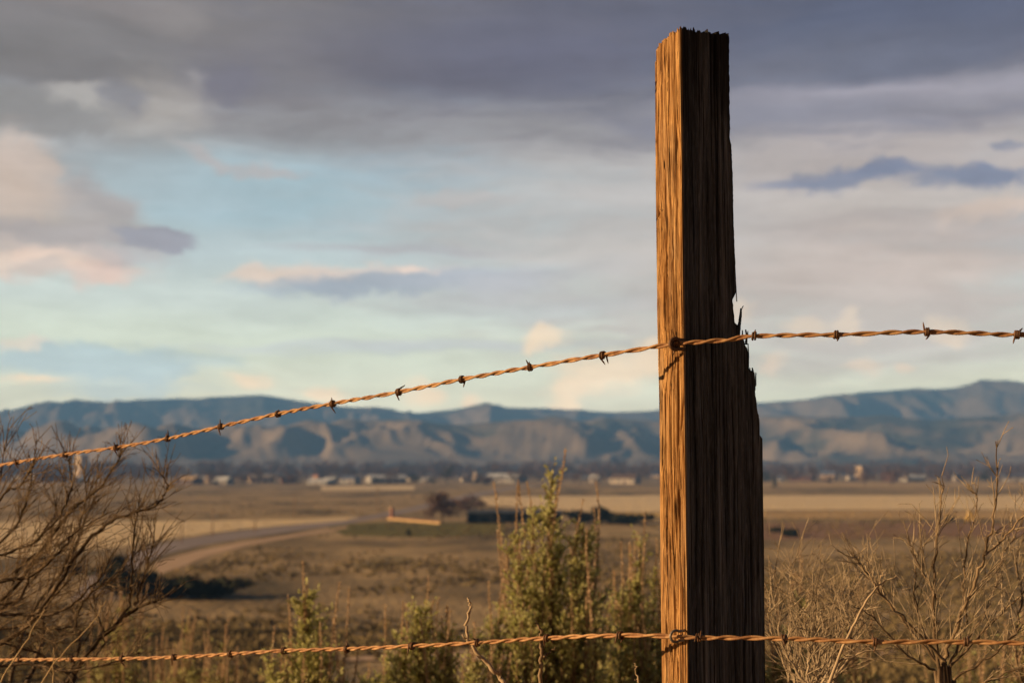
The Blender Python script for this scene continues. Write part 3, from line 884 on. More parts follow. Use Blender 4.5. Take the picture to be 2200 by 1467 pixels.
for j, (side, q) in enumerate(cols_):
    s = {'L': q, 'F': q, 'R': q, 'B': q * .12}[side]
    # top outline of this column
    jag = (pn.v(np.array([s * 420 + ord(side) * 13]), np.array([1.5]))[0] - .5) * .010 + (pn.v(np.array([s * 1500 + ord(side) * 7]), np.array([7.5]))[0] - .35) * .0045
    top = zt - .002 + jag
    if side == 'L':
        t = q / LDEP
        top -= .003 + .010 * max(0, (t - .45) / .55) ** 2
    if side == 'F':
        top -= .004 * (q / WMAX)
    if side == 'R': top = zt - .014 - .01 * q / LDEP + jag
    if side == 'B': top = zt - .03 + jag
    zc = zb + (top - zb) * tt
    Wz = width_at(zc)
    # fine jagged edge
    Wz = Wz + (pn.v(zc * 120, zc * 0 + 20.5) - .5) * .0016 + (pn.v(zc * 420, zc * 0 + 44.5) - .5) * .0012
    Wz = Wz + np.where(zc < post_z(640), (np.floor(pn.v(zc * 34, zc * 0 + 61.5) * 4) / 4 - .4) * .0045, 0)
    so = ord(side) * 3.1
    g1 = pn.ridge(np.full(H, s * 120 + so) + (pn.v(zc * 4, zc * 0 + so) - .5) * 1.2, zc * 2.2 + so, 2)
    g2 = pn.v(np.full(H, s * 430 + so), zc * 5 + so)
    g3 = pn.v(np.full(H, s * 900 + so), zc * 14 + so)
    if side == 'L':
        fib = np.clip((g1 - .35) / .3, 0, 1)
        brk = np.clip((pn.v(np.full(H, s * 170 + 60), zc * 7) - .45) / .12, 0, 1)
        rel = -(1 - fib) * .0024 - (1 - g2) * .0016 - g3 * .0010 - brk * np.clip((pn.v(np.full(H, s * 520 + 90), zc * 3) - .55) / .08, 0, 1) * .0032 + (pn.fbm(np.full(H, s * 20 + 8), zc * 3, 3) - .5) * .010
        rel = rel - groove(s, zc, cracksL)
        edge = np.clip(s / .004, 0, 1)
        rel = rel * (.25 + .75 * edge)
        # a strip torn off the far edge above the middle
        dv = (pn.v(zc * 60, zc * 0 + 9.5) - .5) * .004 * (q / LDEP) + np.where(zc + .012 * pn.v(zc * 0 + q * 300, zc * 0 + 2.5) < post_z(426), -.0045, 0) * np.clip((q / LDEP - .6) / .4, 0, 1) + np.interp(zc, [post_z(1467), post_z(1100), post_z(1000), post_z(850), post_z(783), post_z(700), post_z(500)], [-.012, -.004, 0, 0, -.012, -.004, -.002]) * (q / LDEP)
        rim = np.clip((q - LDEP * .9) / (LDEP * .1), 0, 1) ** 2 * .004
        base = np.outer(np.ones(H), np.array(corner)) + np.outer(q + dv, np.array(VX)) + np.outer(-(rel) + rim, np.array(UX))
    elif side == 'F':
        u = np.minimum(q, Wz)
        rel = -(1 - g1) * .0026 - (1 - g2) * .0016 - g3 * .0009 + (pn.fbm(np.full(H, s * 25 + 3), zc * 2.5, 3) - .5) * .006
        rel = rel - groove(s, zc, cracksF)
        rel = rel * (.2 + .8 * np.clip(u / .004, 0, 1))
        # splintered right part lies a little deeper
        broke = np.clip((u - (width_at(np.array([post_z(600)]))[0] - .004)) / .006, 0, 1)
        rel = rel - broke * (.0004 + .0014 * pn.v(np.full(H, s * 260), zc * 1.5))
        base = np.outer(np.ones(H), np.array(corner)) + np.outer(u, np.array(UX)) + np.outer(-rel, np.array(VX))
    elif side == 'R':
        rel = -(1 - g1) * .004 - g2 * .002
        base = np.outer(np.ones(H), np.array(corner)) + np.outer(Wz + rel * min(1, q / .01), np.array(UX)) + np.outer(np.full(H, q + .012 * (1 - q / LDEP)), np.array(VX))
    else:
        base = np.outer(np.ones(H), np.array(corner)) + np.outer(Wz * q, np.array(UX)) + np.outer(np.full(H, LDEP) - (1 - g1) * .004, np.array(VX))
    base[:, 2] = zc
    verts[:, j, :] = base
b = MB()
nC = len(cols_)
b.v = [tuple(p) for p in verts.reshape(-1, 3)]
for i in range(H - 1):
    for j in range(nC):
        a, c = i * nC + j, i * nC + (j + 1) % nC
        b.f.append((a, c, c + nC, a + nC))
ct = len(b.v)
cen = verts[H - 1].mean(axis=0); cen[2] -= .006
b.v.append(tuple(cen))
for j in range(nC):
    b.f.append(((H - 1) * nC + j, (H - 1) * nC + (j + 1) % nC, ct))


def post_material():
    m = bpy.data.materials.new('weathered_post_wood'); m.use_nodes = True
    t = m.node_tree; bs = t.nodes['Principled BSDF']; n_ = t.nodes.new; l = t.links.new
    bs.inputs['Roughness'].default_value = .85; bs.inputs['Specular IOR Level'].default_value = .15
    c = n_('ShaderNodeTexCoord')
    def noise(scale, det=5, rough=.6):
        mp = n_('ShaderNodeMapping'); l(c.outputs['Object'], mp.inputs[0]); mp.inputs['Scale'].default_value = scale
        x = n_('ShaderNodeTexNoise'); l(mp.outputs[0], x.inputs['Vector']); x.inputs['Scale'].default_value = 1; x.inputs['Detail'].default_value = det; x.inputs['Roughness'].default_value = rough
        return x.outputs['Fac']
    def ramp_(f, stops):
        r = n_('ShaderNodeValToRGB'); l(f, r.inputs[0])
        for i, (p, k) in enumerate(stops):
            e = r.color_ramp.elements[i] if i < 2 else r.color_ramp.elements.new(p)
            e.position = p; e.color = (*k, 1) if len(k) == 3 else k
        return r.outputs[0]
    def mix(f, a, bb, mode='MIX'):
        x = n_('ShaderNodeMix'); x.data_type = 'RGBA'; x.blend_type = mode
        for s_, v in ((x.inputs[0], f), (x.inputs[6], a), (x.inputs[7], bb)):
            if hasattr(v, 'is_output'): l(v, s_)
            else: s_.default_value = v
        return x.outputs[2]
    grain = noise((420, 420, 9), 8, .72)
    hair = ramp_(noise((520, 520, 3.5), 5, .6), [(.37, (.06, .045, .035)), (.45, (1, 1, 1))])
    wide = noise((60, 60, 2.2), 4)
    wood = ramp_(grain, [(.36, (.05, .022, .010)), (.46, (.26, .125, .045)), (.54, (.58, .345, .135)), (.66, (.80, .55, .27))])
    wood = mix(ramp_(wide, [(.35, (.6, .5, .42)), (.6, (1, 1, 1))]), wood, wood)
    wood = mix(.45, wood, ramp_(wide, [(.36, (.17, .085, .035)), (.5, (.46, .265, .10)), (.64, (.72, .47, .20))]))
    wood = mix(ramp_(noise((14, 14, 5), 5, .65), [(.48, (0, 0, 0)), (.66, (.55, .55, .55))]), wood, ramp_(grain, [(.38, (.09, .06, .04)), (.6, (.36, .29, .21))]))
    wood = mix(1.0, wood, hair, 'MULTIPLY')
    # old knots, and stains that have soaked in from the end grain
    for ks, kz, kr in ((.080, post_z(860), .011), (.030, post_z(1092), .008), (.052, post_z(470), .008), (.066, post_z(655), .006), (.020, post_z(300), .005)):
        kp = corner + VX * ks; kp.z = kz
        mk = n_('ShaderNodeMapping'); mk.vector_type = 'TEXTURE'; l(c.outputs['Object'], mk.inputs[0])
        mk.inputs['Location'].default_value = kp; mk.inputs['Scale'].default_value = (kr, kr, kr * 2.4)
        lk = n_('ShaderNodeVectorMath'); lk.operation = 'LENGTH'; l(mk.outputs[0], lk.inputs[0])
        ak = n_('ShaderNodeMath'); ak.operation = 'MULTIPLY_ADD'; l(noise((300, 300, 60), 3), ak.inputs[0]); ak.inputs[1].default_value = 1.2; l(lk.outputs['Value'], ak.inputs[2])
        fk = n_('ShaderNodeMapRange'); l(ak.outputs[0], fk.inputs[0]); fk.inputs[1].default_value = 1.75; fk.inputs[2].default_value = .85; fk.inputs[3].default_value = 0; fk.inputs[4].default_value = .9
        wood = mix(fk.outputs[0], wood, (.055, .026, .012, 1))
    wood = mix(ramp_(noise((45, 45, 6), 6, .7), [(.52, (0, 0, 0)), (.64, (.75, .75, .75))]), wood, mix(1.0, wood, (.34, .26, .2, 1), 'MULTIPLY'))
    # the broad face: silvered by weather, and its shade put into the dark tone
    old_shaded = ramp_(noise((620, 620, 34), 8, .78), [(.38, (.018, .020, .022)), (.54, (.115, .125, .135)), (.68, (.46, .48, .50))])
    old_shaded = mix(.7, old_shaded, ramp_(noise((110, 110, 3)), [(.36, (.015, .017, .019)), (.55, (.10, .108, .116)), (.68, (.24, .255, .27))]))
    old_shaded = mix(1.0, old_shaded, hair, 'MULTIPLY')
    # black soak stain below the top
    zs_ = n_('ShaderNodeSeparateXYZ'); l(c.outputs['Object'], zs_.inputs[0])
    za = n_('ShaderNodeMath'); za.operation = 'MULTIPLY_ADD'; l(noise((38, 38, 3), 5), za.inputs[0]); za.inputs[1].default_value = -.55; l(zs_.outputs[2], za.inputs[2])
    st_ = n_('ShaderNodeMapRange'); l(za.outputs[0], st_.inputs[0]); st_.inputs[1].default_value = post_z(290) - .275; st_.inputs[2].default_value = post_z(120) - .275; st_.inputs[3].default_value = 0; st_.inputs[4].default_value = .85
    old_shaded = mix(st_.outputs[0], old_shaded, (.012, .011, .010, 1))
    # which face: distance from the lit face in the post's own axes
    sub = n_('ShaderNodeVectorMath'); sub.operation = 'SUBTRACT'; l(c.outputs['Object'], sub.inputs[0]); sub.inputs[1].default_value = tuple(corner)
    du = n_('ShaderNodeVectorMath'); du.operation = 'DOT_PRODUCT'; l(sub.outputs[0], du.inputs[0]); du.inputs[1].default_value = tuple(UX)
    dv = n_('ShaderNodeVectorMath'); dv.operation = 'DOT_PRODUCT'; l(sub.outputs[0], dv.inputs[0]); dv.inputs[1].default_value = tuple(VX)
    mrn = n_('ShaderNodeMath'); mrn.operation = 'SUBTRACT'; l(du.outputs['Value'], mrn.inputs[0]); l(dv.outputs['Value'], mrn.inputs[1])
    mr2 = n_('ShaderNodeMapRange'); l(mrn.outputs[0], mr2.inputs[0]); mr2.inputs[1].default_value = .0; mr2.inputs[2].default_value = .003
    colr = mix(mr2.outputs[0], wood, old_shaded)
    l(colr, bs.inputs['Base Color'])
    bu = n_('ShaderNodeBump'); bu.inputs['Strength'].default_value = .9; bu.inputs['Distance'].default_value = .0015
    l(noise((800, 800, 12), 6, .7), bu.inputs['Height']); l(bu.outputs[0], bs.inputs['Normal'])
    return m


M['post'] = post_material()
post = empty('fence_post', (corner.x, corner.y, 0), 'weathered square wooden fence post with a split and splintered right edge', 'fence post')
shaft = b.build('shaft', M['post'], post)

# loose splinters along the broken edge
def splinter(pts, r0, r1):
    s = MB()
    n = len(pts)
    P3 = []
    o = Vector((0, 0, EYE))
    for x, y in pts:
        d = pix(x, y, 1.0) - o
        t = (corner + VX * .022 - o).dot(VX) / d.dot(VX)
        P3.append(o + d * t)
    s.tube(P3, [r0 + (r1 - r0) * i / (n - 1) for i in range(n)], 4)
    s.build('splinter', M['post'], post, smooth=False)
K = PX_M
for pts, r0, r1 in (([(1576, 540), (1579, 590), (1583, 648)], 2.6 * K, 1.0 * K), ([(1572, 560), (1574, 600), (1575, 634)], 2.5 * K, .8 * K), ([(1568, 570), (1570, 628)], 2.5 * K, 1 * K),
                    ([(1585, 730), (1588, 700), (1591, 678), (1592, 668)], 4.5 * K, 2.2 * K), ([(1591, 675), (1593, 664), (1597, 657)], 2 * K, .8 * K), ([(1590, 676), (1591, 662)], 1.6 * K, .7 * K),
                    ([(1595, 735), (1595, 709)], 2.4 * K, 1.2 * K), ([(1603, 740), (1604, 720), (1602, 708)], 3 * K, 1.6 * K), ([(1606, 720), (1607, 711)], 1.6 * K, .8 * K),
                    ([(1607, 810), (1608, 760), (1607, 738)], 2.2 * K, 1.0 * K), ([(1612, 830), (1611, 790)], 2.6 * K, 1.2 * K), ([(1618, 840), (1618, 800), (1616, 790)], 3.2 * K, 1.6 * K), ([(1623, 830), (1624, 800)], 2.2 * K, 1.0 * K), ([(1576, 690), (1574, 664)], 2.2 * K, .8 * K)):
    splinter(pts, r0, r1)


# ------------------------------------------------------------------ barbed wire
rw = random.Random(4)
CL = pix(1450, 740, PZ - .004)
def wire_line(post_px, post_py, left_pts, right_pts):
    """Smooth 3-D line through the staple; left_pts/right_pts are (px, py, distance)."""
    pts = [pix(px, py, y) for px, py, y in left_pts] + [pix(post_px, post_py, PZ - .006)] + [pix(px, py, y) for px, py, y in right_pts]
    out = []
    P_ = [pts[0] * 2 - pts[1]] + pts + [pts[-1] * 2 - pts[-2]]
    for i in range(1, len(P_) - 2):
        n = max(2, int((P_[i + 1] - P_[i]).length / .003))
        for k in range(n):
            t = k / n
            a, b_, c, d = P_[i - 1], P_[i], P_[i + 1], P_[i + 2]
            out.append(.5 * ((2 * b_) + (c - a) * t + (2 * a - 5 * b_ + 4 * c - d) * t * t + (3 * b_ - a - 3 * c + d) * t ** 3))
    out.append(pts[-1])
    return out


def nearest(line, px, lo=0):
    best, bi = 1e9, 0
    c, s = math.cos(PITCH), math.sin(PITCH)
    for i, p in enumerate(line):
        q = p - Vector((0, 0, EYE)); z = q.y * c + q.z * s
        e = abs(1100 + q.x / z * FPX - px)
        if e < best: best, bi = e, i
    return bi


def barbed_wire(line, barbs, label, seed):
    rg = random.Random(seed)
    mid = line[len(line) // 2]
    root = empty('barbed_wire', mid, label, 'wire', 'strands of the wire fence')
    # arc length
    acc = [0.0]
    for i in range(1, len(line)): acc.append(acc[-1] + (line[i] - line[i - 1]).length)
    frames = []
    for i in range(len(line)):
        t = (line[min(i + 1, len(line) - 1)] - line[max(0, i - 1)]).normalized()
        n1 = t.cross(Vector((0, 0, 1))).normalized(); n2 = n1.cross(t)
        frames.append((t, n1, n2))
    r, off, pitch = .00185, .00180, .064
    ph = [2 * math.pi * s / pitch + 1.0 * math.sin(s * 5 + seed) + .8 * math.sin(s * 17 + seed) + .35 * math.sin(s * 41) for s in acc]
    for k in (0, math.pi):
        m = MB()
        m.tube([line[i] + (frames[i][1] * math.cos(ph[i] + k) + frames[i][2] * math.sin(ph[i] + k)) * off * (1 + .15 * math.sin(acc[i] * 40 + k)) for i in range(len(line))], r, 8)
        m.build('strand', M['rust'], root)
    for px in barbs:
        i = nearest(line, px)
        t, n1, n2 = frames[i]
        p = line[i]
        m = MB()
        a0 = rg.uniform(0, 6.28)
        turns = rg.choice((1.6, 2.0, 2.2))
        pts, rad = [], []
        L1, L2 = rg.uniform(.010, .017), rg.uniform(.009, .015)
        R0 = .0047
        e0 = n1 * math.cos(a0) + n2 * math.sin(a0); t0 = -n1 * math.sin(a0) + n2 * math.cos(a0)
        lean = t * rg.uniform(-.5, .5)
        for q in range(4):
            f = 1 - q / 4
            pts.append(p + e0 * R0 - t * .0028 - (t0 + lean).normalized() * L1 * f); rad.append(.0016 * (.25 + .75 * (1 - f) ** .5))
        nst = int(14 * turns)
        for q in range(nst + 1):
            a = a0 + 2 * math.pi * turns * q / nst
            pts.append(p + (n1 * math.cos(a) + n2 * math.sin(a)) * R0 + t * (-.0028 + .0056 * q / nst)); rad.append(.0016)
        a = a0 + 2 * math.pi * turns
        t1_ = -n1 * math.sin(a) + n2 * math.cos(a); e1 = n1 * math.cos(a) + n2 * math.sin(a)
        lean = t * rg.uniform(-.5, .5)
        for q in range(1, 5):
            f = q / 4
            pts.append(p + e1 * R0 + t * .0028 + (t1_ + lean).normalized() * L2 * f); rad.append(.0016 * (.25 + .75 * (1 - f) ** .5))
        m.tube(pts, rad, 7)
        m.build('barb', M['darkrust'], root)
    return root


# distance along the fence: away to the left, a little nearer to the right
up = wire_line(1452, 739, [(-420, 1062, 3.75), (-200, 1036, 3.35), (0, 999, 3.0), (140, 976, 2.83), (250, 961, 2.72), (360, 942, 2.63), (475, 916, 2.54), (597, 889, 2.45), (715, 867, 2.37), (857, 842, 2.28), (992, 815, 2.2), (1138, 789, 2.13), (1295, 763, 2.05)],
               [(1560, 731, 1.972), (1620, 722, 1.96), (1797, 719, 1.925), (1992, 713, 1.9), (2185, 719, 1.88), (2500, 722, 1.84), (2900, 716, 1.8)])
barbed_wire(up, [-300, -180, -70, 37, 140, 250, 360, 475, 597, 715, 857, 992, 1138, 1295, 1447, 1620, 1797, 1992, 2185, 2390, 2600], 'rusty upper barbed wire strand climbing from lower left to the post', 3)
low = wire_line(1450, 1367, [(-420, 1432, 3.75), (-200, 1425, 3.35), (0, 1417, 3.0), (120, 1416, 2.84), (260, 1414, 2.71), (375, 1411, 2.61), (495, 1404, 2.52), (610, 1397, 2.44), (745, 1393, 2.35), (885, 1387, 2.26), (1025, 1380, 2.19), (1175, 1370, 2.12), (1333, 1364, 2.04)],
                [(1502, 1369, 1.985), (1685, 1371, 1.95), (1880, 1378, 1.915), (2075, 1378, 1.895), (2250, 1383, 1.87), (2500, 1392, 1.84), (2900, 1398, 1.8)])
barbed_wire(low, [-300, -180, -70, 43, 155, 262, 375, 495, 610, 745, 885, 1025, 1175, 1333, 1502, 1685, 1880, 2075, 2270, 2470], 'rusty lower barbed wire strand running nearly level across the post', 8)

# staples driven into the post
def staple(px, py, rr_, m, tilt, wr):
    c = pix(px, py, PZ - .010)
    b = MB(); pts = []
    side = UX * .5 - VX * .2
    side = Vector((math.cos(tilt), .15, math.sin(tilt) * .2)).normalized()
    for i in range(17):
        a = -2.2 + 4.4 * i / 16
        pts.append(c + Vector((-math.cos(a) * rr_, -.004 * math.cos(a), math.sin(a) * rr_)) )
    # legs into the wood
    into = (UX + VX * .6).normalized()
    pts = [pts[0] + into * .02] + pts + [pts[-1] + into * .02]
    b.tube(pts, wr, 8)
    b.build('staple', m, post)
staple(1452, 1366, 12 * K, M['zinc'], .2, 3.0 * K)
staple(1451, 739, 12 * K, M['darkrust'], .2, 4.2 * K)
b = MB()
c = pix(1450, 739, PZ - .008)
pts = [c + Vector((math.cos(a) * 9 * K, math.sin(a * .5) * .003, math.sin(a) * 12 * K)) for a in np.linspace(0, 11, 40)]
b.tube(pts, 3.2 * K, 7); b.build('tie_wire', M['darkrust'], post)


# ------------------------------------------------------------------ shrubs
def grow(b, p, d, Ln, r, lvl, rg, upb, wig, dens, tipr=.0006):
    """A twig that bends upward and carries smaller twigs."""
    seg = .018 if lvl < 2 else .025
    n = max(4, int(Ln / seg)); st = Ln / n
    pts, rad = [p.copy()], [r]
    dirs = []
    d = d.normalized()
    for i in range(n):
        d = (d + Vector((rg.gauss(0, wig), rg.gauss(0, wig), rg.gauss(0, wig))) + Vector((0, 0, upb * st * 10))).normalized()
        p = p + d * st
        pts.append(p.copy()); rad.append(r + (max(tipr, r * .3) - r) * (i + 1) / n); dirs.append(d.copy())
    b.tube(pts, rad, 5 if r > .0015 else 4, cap=False)
    if lvl > 0:
        k = int(Ln * dens * rg.uniform(.7, 1.3)) + 1
        for _ in range(k):
            i = rg.randint(int(n * .12), n - 1)
            q = dirs[i]; s = q.orthogonal().normalized()
            s = Matrix.Rotation(rg.uniform(0, 6.283), 3, q) @ s
            ang = rg.uniform(.35, .8)
            grow(b, pts[i + 1], q * math.cos(ang) + s * math.sin(ang), Ln * rg.uniform(.3, .62) * (1.1 - .5 * i / n), max(tipr, rad[i + 1] * .66), lvl - 1, rg, upb, wig, dens * 1.15, tipr)


def limb(b, pts, y0, y1, r0, r1, rg, jit=.0, sub=6, dens=14, lvl=2, Ln=.22, upb=.16, wig=.10, tipr=.0006):
    """A main branch through sight points, y0 to y1 away, with twigs grown from it."""
    n = len(pts)
    P_ = [pix(x, y, y0 + (y1 - y0) * i / (n - 1) + rg.uniform(-jit, jit)) for i, (x, y) in enumerate(pts)]
    Q = [P_[0] * 2 - P_[1]] + P_ + [P_[-1] * 2 - P_[-2]]
    out = []
    for i in range(1, len(Q) - 2):
        for k in range(sub):
            t = k / sub; a, b_, c, d = Q[i - 1], Q[i], Q[i + 1], Q[i + 2]
            out.append(.5 * ((2 * b_) + (c - a) * t + (2 * a - 5 * b_ + 4 * c - d) * t * t + (3 * b_ - a - 3 * c + d) * t ** 3) + Vector((rg.gauss(0, .0014), rg.gauss(0, .002), rg.gauss(0, .0014))))
    out.append(P_[-1])
    m = len(out)
    rad = [r0 + (r1 - r0) * i / (m - 1) for i in range(m)]
    b.tube(out, rad, 6, cap=False)
    tot = sum((out[i + 1] - out[i]).length for i in range(m - 1))
    for _ in range(int(tot * dens)):
        i = rg.randint(1, m - 2)
        q = (out[i + 1] - out[i]).normalized(); s = Matrix.Rotation(rg.uniform(0, 6.283), 3, q) @ q.orthogonal().normalized()
        ang = rg.uniform(.4, .95)
        grow(b, out[i], q * math.cos(ang) + s * math.sin(ang), Ln * rg.uniform(.45, 1.15), max(.0008, rad[i] * .5), lvl, rg, upb, wig, 13, tipr)
    return out


rb = random.Random(31)
# left bare bush
base = Vector((pix(60, 1400, 3.15).x, 3.15, near_z(pix(60, 1400, 3.15).x, 3.15)))
root = empty('bare_bush', base, 'large leafless brown bush at the left edge reaching the upper wire', 'bush')
br, tw = MB(), MB()
limbsL = [([(120, 1500), (190, 1400), (250, 1340), (290, 1308), (330, 1292), (347, 1284)], 3.15, 3.05, .0075, .0022), ([(250, 1342), (276, 1300), (281, 1250), (287, 1170), (295, 1105), (300, 1060)], 3.1, 3.05, .0038, .0012),
          ([(288, 1300), (310, 1240), (326, 1180), (331, 1110)], 3.08, 3.0, .003, .001), ([(-90, 1370), (30, 1262), (110, 1150), (160, 1090), (210, 1050), (255, 985), (262, 958)], 3.25, 3.2, .0065, .0012),
          ([(-80, 1420), (40, 1360), (110, 1280), (150, 1210), (200, 1150), (260, 1112), (330, 1086), (355, 1060), (358, 1040), (338, 1003)], 3.1, 3.0, .0065, .001),
          ([(-100, 1290), (0, 1248), (60, 1240), (120, 1192), (165, 1140), (230, 1102)], 3.0, 2.95, .0055, .0015), ([(-70, 1240), (30, 1132), (60, 1060), (70, 1000), (80, 945)], 3.3, 3.3, .004, .0009),
          ([(-60, 1150), (10, 1060), (45, 1042), (72, 1000)], 2.9, 2.9, .0032, .0009), ([(160, 1450), (120, 1432), (80, 1402), (0, 1382)], 3.15, 3.0, .005, .002),
          ([(60, 1460), (90, 1380), (100, 1300), (150, 1240), (170, 1180)], 3.2, 3.35, .0055, .0015), ([(-120, 1300), (-40, 1180), (-10, 1080), (5, 1000), (18, 915)], 3.0, 3.1, .004, .0008),
          ([(20, 1467), (60, 1330), (130, 1230), (170, 1150), (200, 1070), (215, 990)], 3.3, 3.4, .005, .001),
          ([(-60, 1330), (20, 1318), (90, 1322), (150, 1300), (215, 1240), (240, 1190)], 3.0, 3.0, .005, .0012), ([(-60, 1360), (40, 1345), (110, 1350), (170, 1345)], 3.2, 3.2, .0045, .0014),
          ([(150, 1450), (170, 1390), (165, 1330), (190, 1280), (230, 1250), (300, 1200)], 3.2, 3.1, .004, .001), ([(200, 1420), (225, 1370), (205, 1310), (215, 1270)], 3.1, 3.15, .0032, .001),
          ([(-60, 1440), (60, 1425), (140, 1440), (250, 1420), (300, 1400)], 3.1, 3.0, .0042, .0014), ([(-90, 1300), (30, 1290), (70, 1230), (130, 1185), (170, 1130), (185, 1060), (175, 1000)], 3.15, 3.2, .005, .001),
          ([(-70, 1200), (40, 1180), (110, 1130), (150, 1060), (150, 1000), (130, 950)], 3.05, 3.1, .004, .0009), ([(-80, 1400), (10, 1300), (40, 1220), (100, 1170), (120, 1100), (110, 1040)], 3.3, 3.3, .0045, .0009)]
for pts, y0, y1, r0, r1 in limbsL:
    o = limb(br, pts, y0, y1, r0 * .95, r1 * .8, rb, jit=.02, dens=0)
    tot = sum((o[i + 1] - o[i]).length for i in range(len(o) - 1))
    for _ in range(int(tot * 92)):
        i = rb.randint(2, len(o) - 2)
        q = (o[i + 1] - o[i]).normalized(); s = Matrix.Rotation(rb.uniform(0, 6.283), 3, q) @ q.orthogonal().normalized()
        ang = rb.uniform(.35, .9); f = 1 - i / len(o)
        grow(tw, o[i], q * math.cos(ang) + s * math.sin(ang) + Vector((.15, 0, .25)), rb.uniform(.06, .19) * (.38 + .62 * f), rb.uniform(.0007, .0012), 2 if rb.random() < .6 else 1, rb, .16, .075, 13, .0005)
for x, y in ((120, 1500), (-90, 1370), (-80, 1420), (-100, 1290), (-70, 1240), (-60, 1150), (60, 1460), (-120, 1300), (20, 1467), (160, 1450)):
    q = pix(x, y, 3.12)
    br.tube([base - Vector((0, 0, .05)), base * .6 + q * .4 + Vector((rb.uniform(-.03, .03), rb.uniform(-.03, .03), 0)), q], [.014, .010, .0065], 6)
br.build('branches', M['darktwig'], root); tw.build('twigs', M['twig'], root)

# right bare bush
base = Vector((pix(2035, 1400, 2.5).x, 2.5, near_z(pix(2035, 1400, 2.5).x, 2.5)))
root = empty('bare_bush', base, 'leafless tan bush at the right with one tall twig above the town', 'bush')
br, tw = MB(), MB()
limbsR = [([(2025, 1500), (2012, 1380), (2006, 1300), (2010, 1200), (2016, 1120), (2024, 1060), (2026, 1018)], 2.5, 2.48, .0055, .0008), ([(2025, 1420), (2060, 1335), (2090, 1262), (2115, 1192), (2135, 1120), (2143, 1040), (2139, 948)], 2.48, 2.42, .0058, .0010),
          ([(2030, 1420), (1960, 1345), (1900, 1285), (1850, 1214), (1832, 1184)], 2.45, 2.35, .0042, .0008), ([(2020, 1430), (1930, 1325), (1880, 1252), (1862, 1200)], 2.55, 2.6, .004, .0008),
          ([(2015, 1290), (1985, 1232), (1962, 1190), (1946, 1150)], 2.5, 2.48, .003, .0008), ([(2115, 1192), (2150, 1162), (2178, 1130), (2202, 1108), (2240, 1080)], 2.44, 2.4, .0032, .0012),
          ([(2040, 1430), (2110, 1360), (2170, 1300), (2230, 1240)], 2.5, 2.45, .004, .001), ([(2030, 1450), (1985, 1360), (1965, 1270), (1975, 1180), (1982, 1110)], 2.55, 2.6, .004, .0008),
          ([(2040, 1440), (2075, 1330), (2070, 1240), (2082, 1150), (2100, 1080), (2085, 1050)], 2.56, 2.62, .0042, .0008), ([(2050, 1460), (2140, 1400), (2200, 1340), (2260, 1300)], 2.4, 2.3, .004, .0012),
          ([(2080, 1480), (2180, 1440), (2260, 1400)], 2.4, 2.3, .0035, .0012), ([(2010, 1440), (1940, 1400), (1880, 1330), (1830, 1300)], 2.42, 2.3, .0034, .0009),
          ([(2200, 1480), (2180, 1380), (2195, 1290), (2185, 1200), (2210, 1140)], 2.6, 2.62, .0035, .0009), ([(2060, 1400), (2130, 1290), (2150, 1200), (2190, 1130), (2210, 1040)], 2.6, 2.7, .0032, .0008)]
for pts, y0, y1, r0, r1 in limbsR:
    o = limb(br, pts, y0, y1, r0 * .66, r1 * .8, rb, jit=.012, dens=0)
    tot = sum((o[i + 1] - o[i]).length for i in range(len(o) - 1))
    for _ in range(int(tot * 75)):
        i = rb.randint(2, len(o) - 2)
        q = (o[i + 1] - o[i]).normalized(); s = Matrix.Rotation(rb.uniform(0, 6.283), 3, q) @ q.orthogonal().normalized()
        ang = rb.uniform(.3, .8)
        grow(tw, o[i], q * math.cos(ang) + s * math.sin(ang) + Vector((0, 0, .25)), rb.uniform(.04, .14) * (.34 + .66 * (1 - i / len(o))), rb.uniform(.0007, .0012), 2 if rb.random() < .3 else 1, rb, .14, .06, 16, .0005)
for x, y in ((2025, 1500), (2025, 1420), (2030, 1420), (2020, 1430), (2040, 1430), (2030, 1450), (2040, 1440), (2050, 1460), (2080, 1480), (2010, 1440), (2200, 1480)):
    q = pix(x, y, 2.5)
    br.tube([base - Vector((0, 0, .05)), base * .5 + q * .5 + Vector((rb.uniform(-.02, .02), rb.uniform(-.02, .02), 0)), q], [.008, .005, .0036], 6)
br.build('branches', M['twig'], root); tw.build('twigs', M['tantwig'], root)

# dry tangle just right of the post
base = Vector((pix(1745, 1400, 2.75).x, 2.75, near_z(pix(1745, 1400, 2.75).x, 2.75)))
root = empty('dry_bush', base, 'low tangle of dry tan twigs just right of the post', 'bush')
br, tw = MB(), MB()
for i in range(26):
    x = 1655 + i * 8.2 + rb.uniform(-10, 10); top = rb.uniform(1190, 1340) if i > 4 else rb.uniform(1190, 1290)
    y = 2.75 + rb.uniform(-.2, .25)
    o = limb(br, [(1735 + rb.uniform(-50, 50), 1520), (x * .6 + 1740 * .4 + rb.uniform(-12, 12), 1440), (x + rb.uniform(-14, 14), (top + 1440) / 2), (x + rb.uniform(-14, 14), top)], y, y, .0026, .0007, rb, dens=0)
    for _ in range(9):
        k = rb.randint(3, len(o) - 2); q = (o[k + 1] - o[k]).normalized(); s = Matrix.Rotation(rb.uniform(0, 6.283), 3, q) @ q.orthogonal().normalized()
        grow(tw, o[k], q + s * .7, rb.uniform(.04, .14), .0011, 1, rb, .1, .1, 16, .0005)
    br.tube([base + Vector((rb.uniform(-.05, .05), rb.uniform(-.05, .05), -.05)), o[0]], [.004, .0028], 5)
br.build('branches', M['tantwig'], root); tw.build('twigs', M['tantwig'], root)


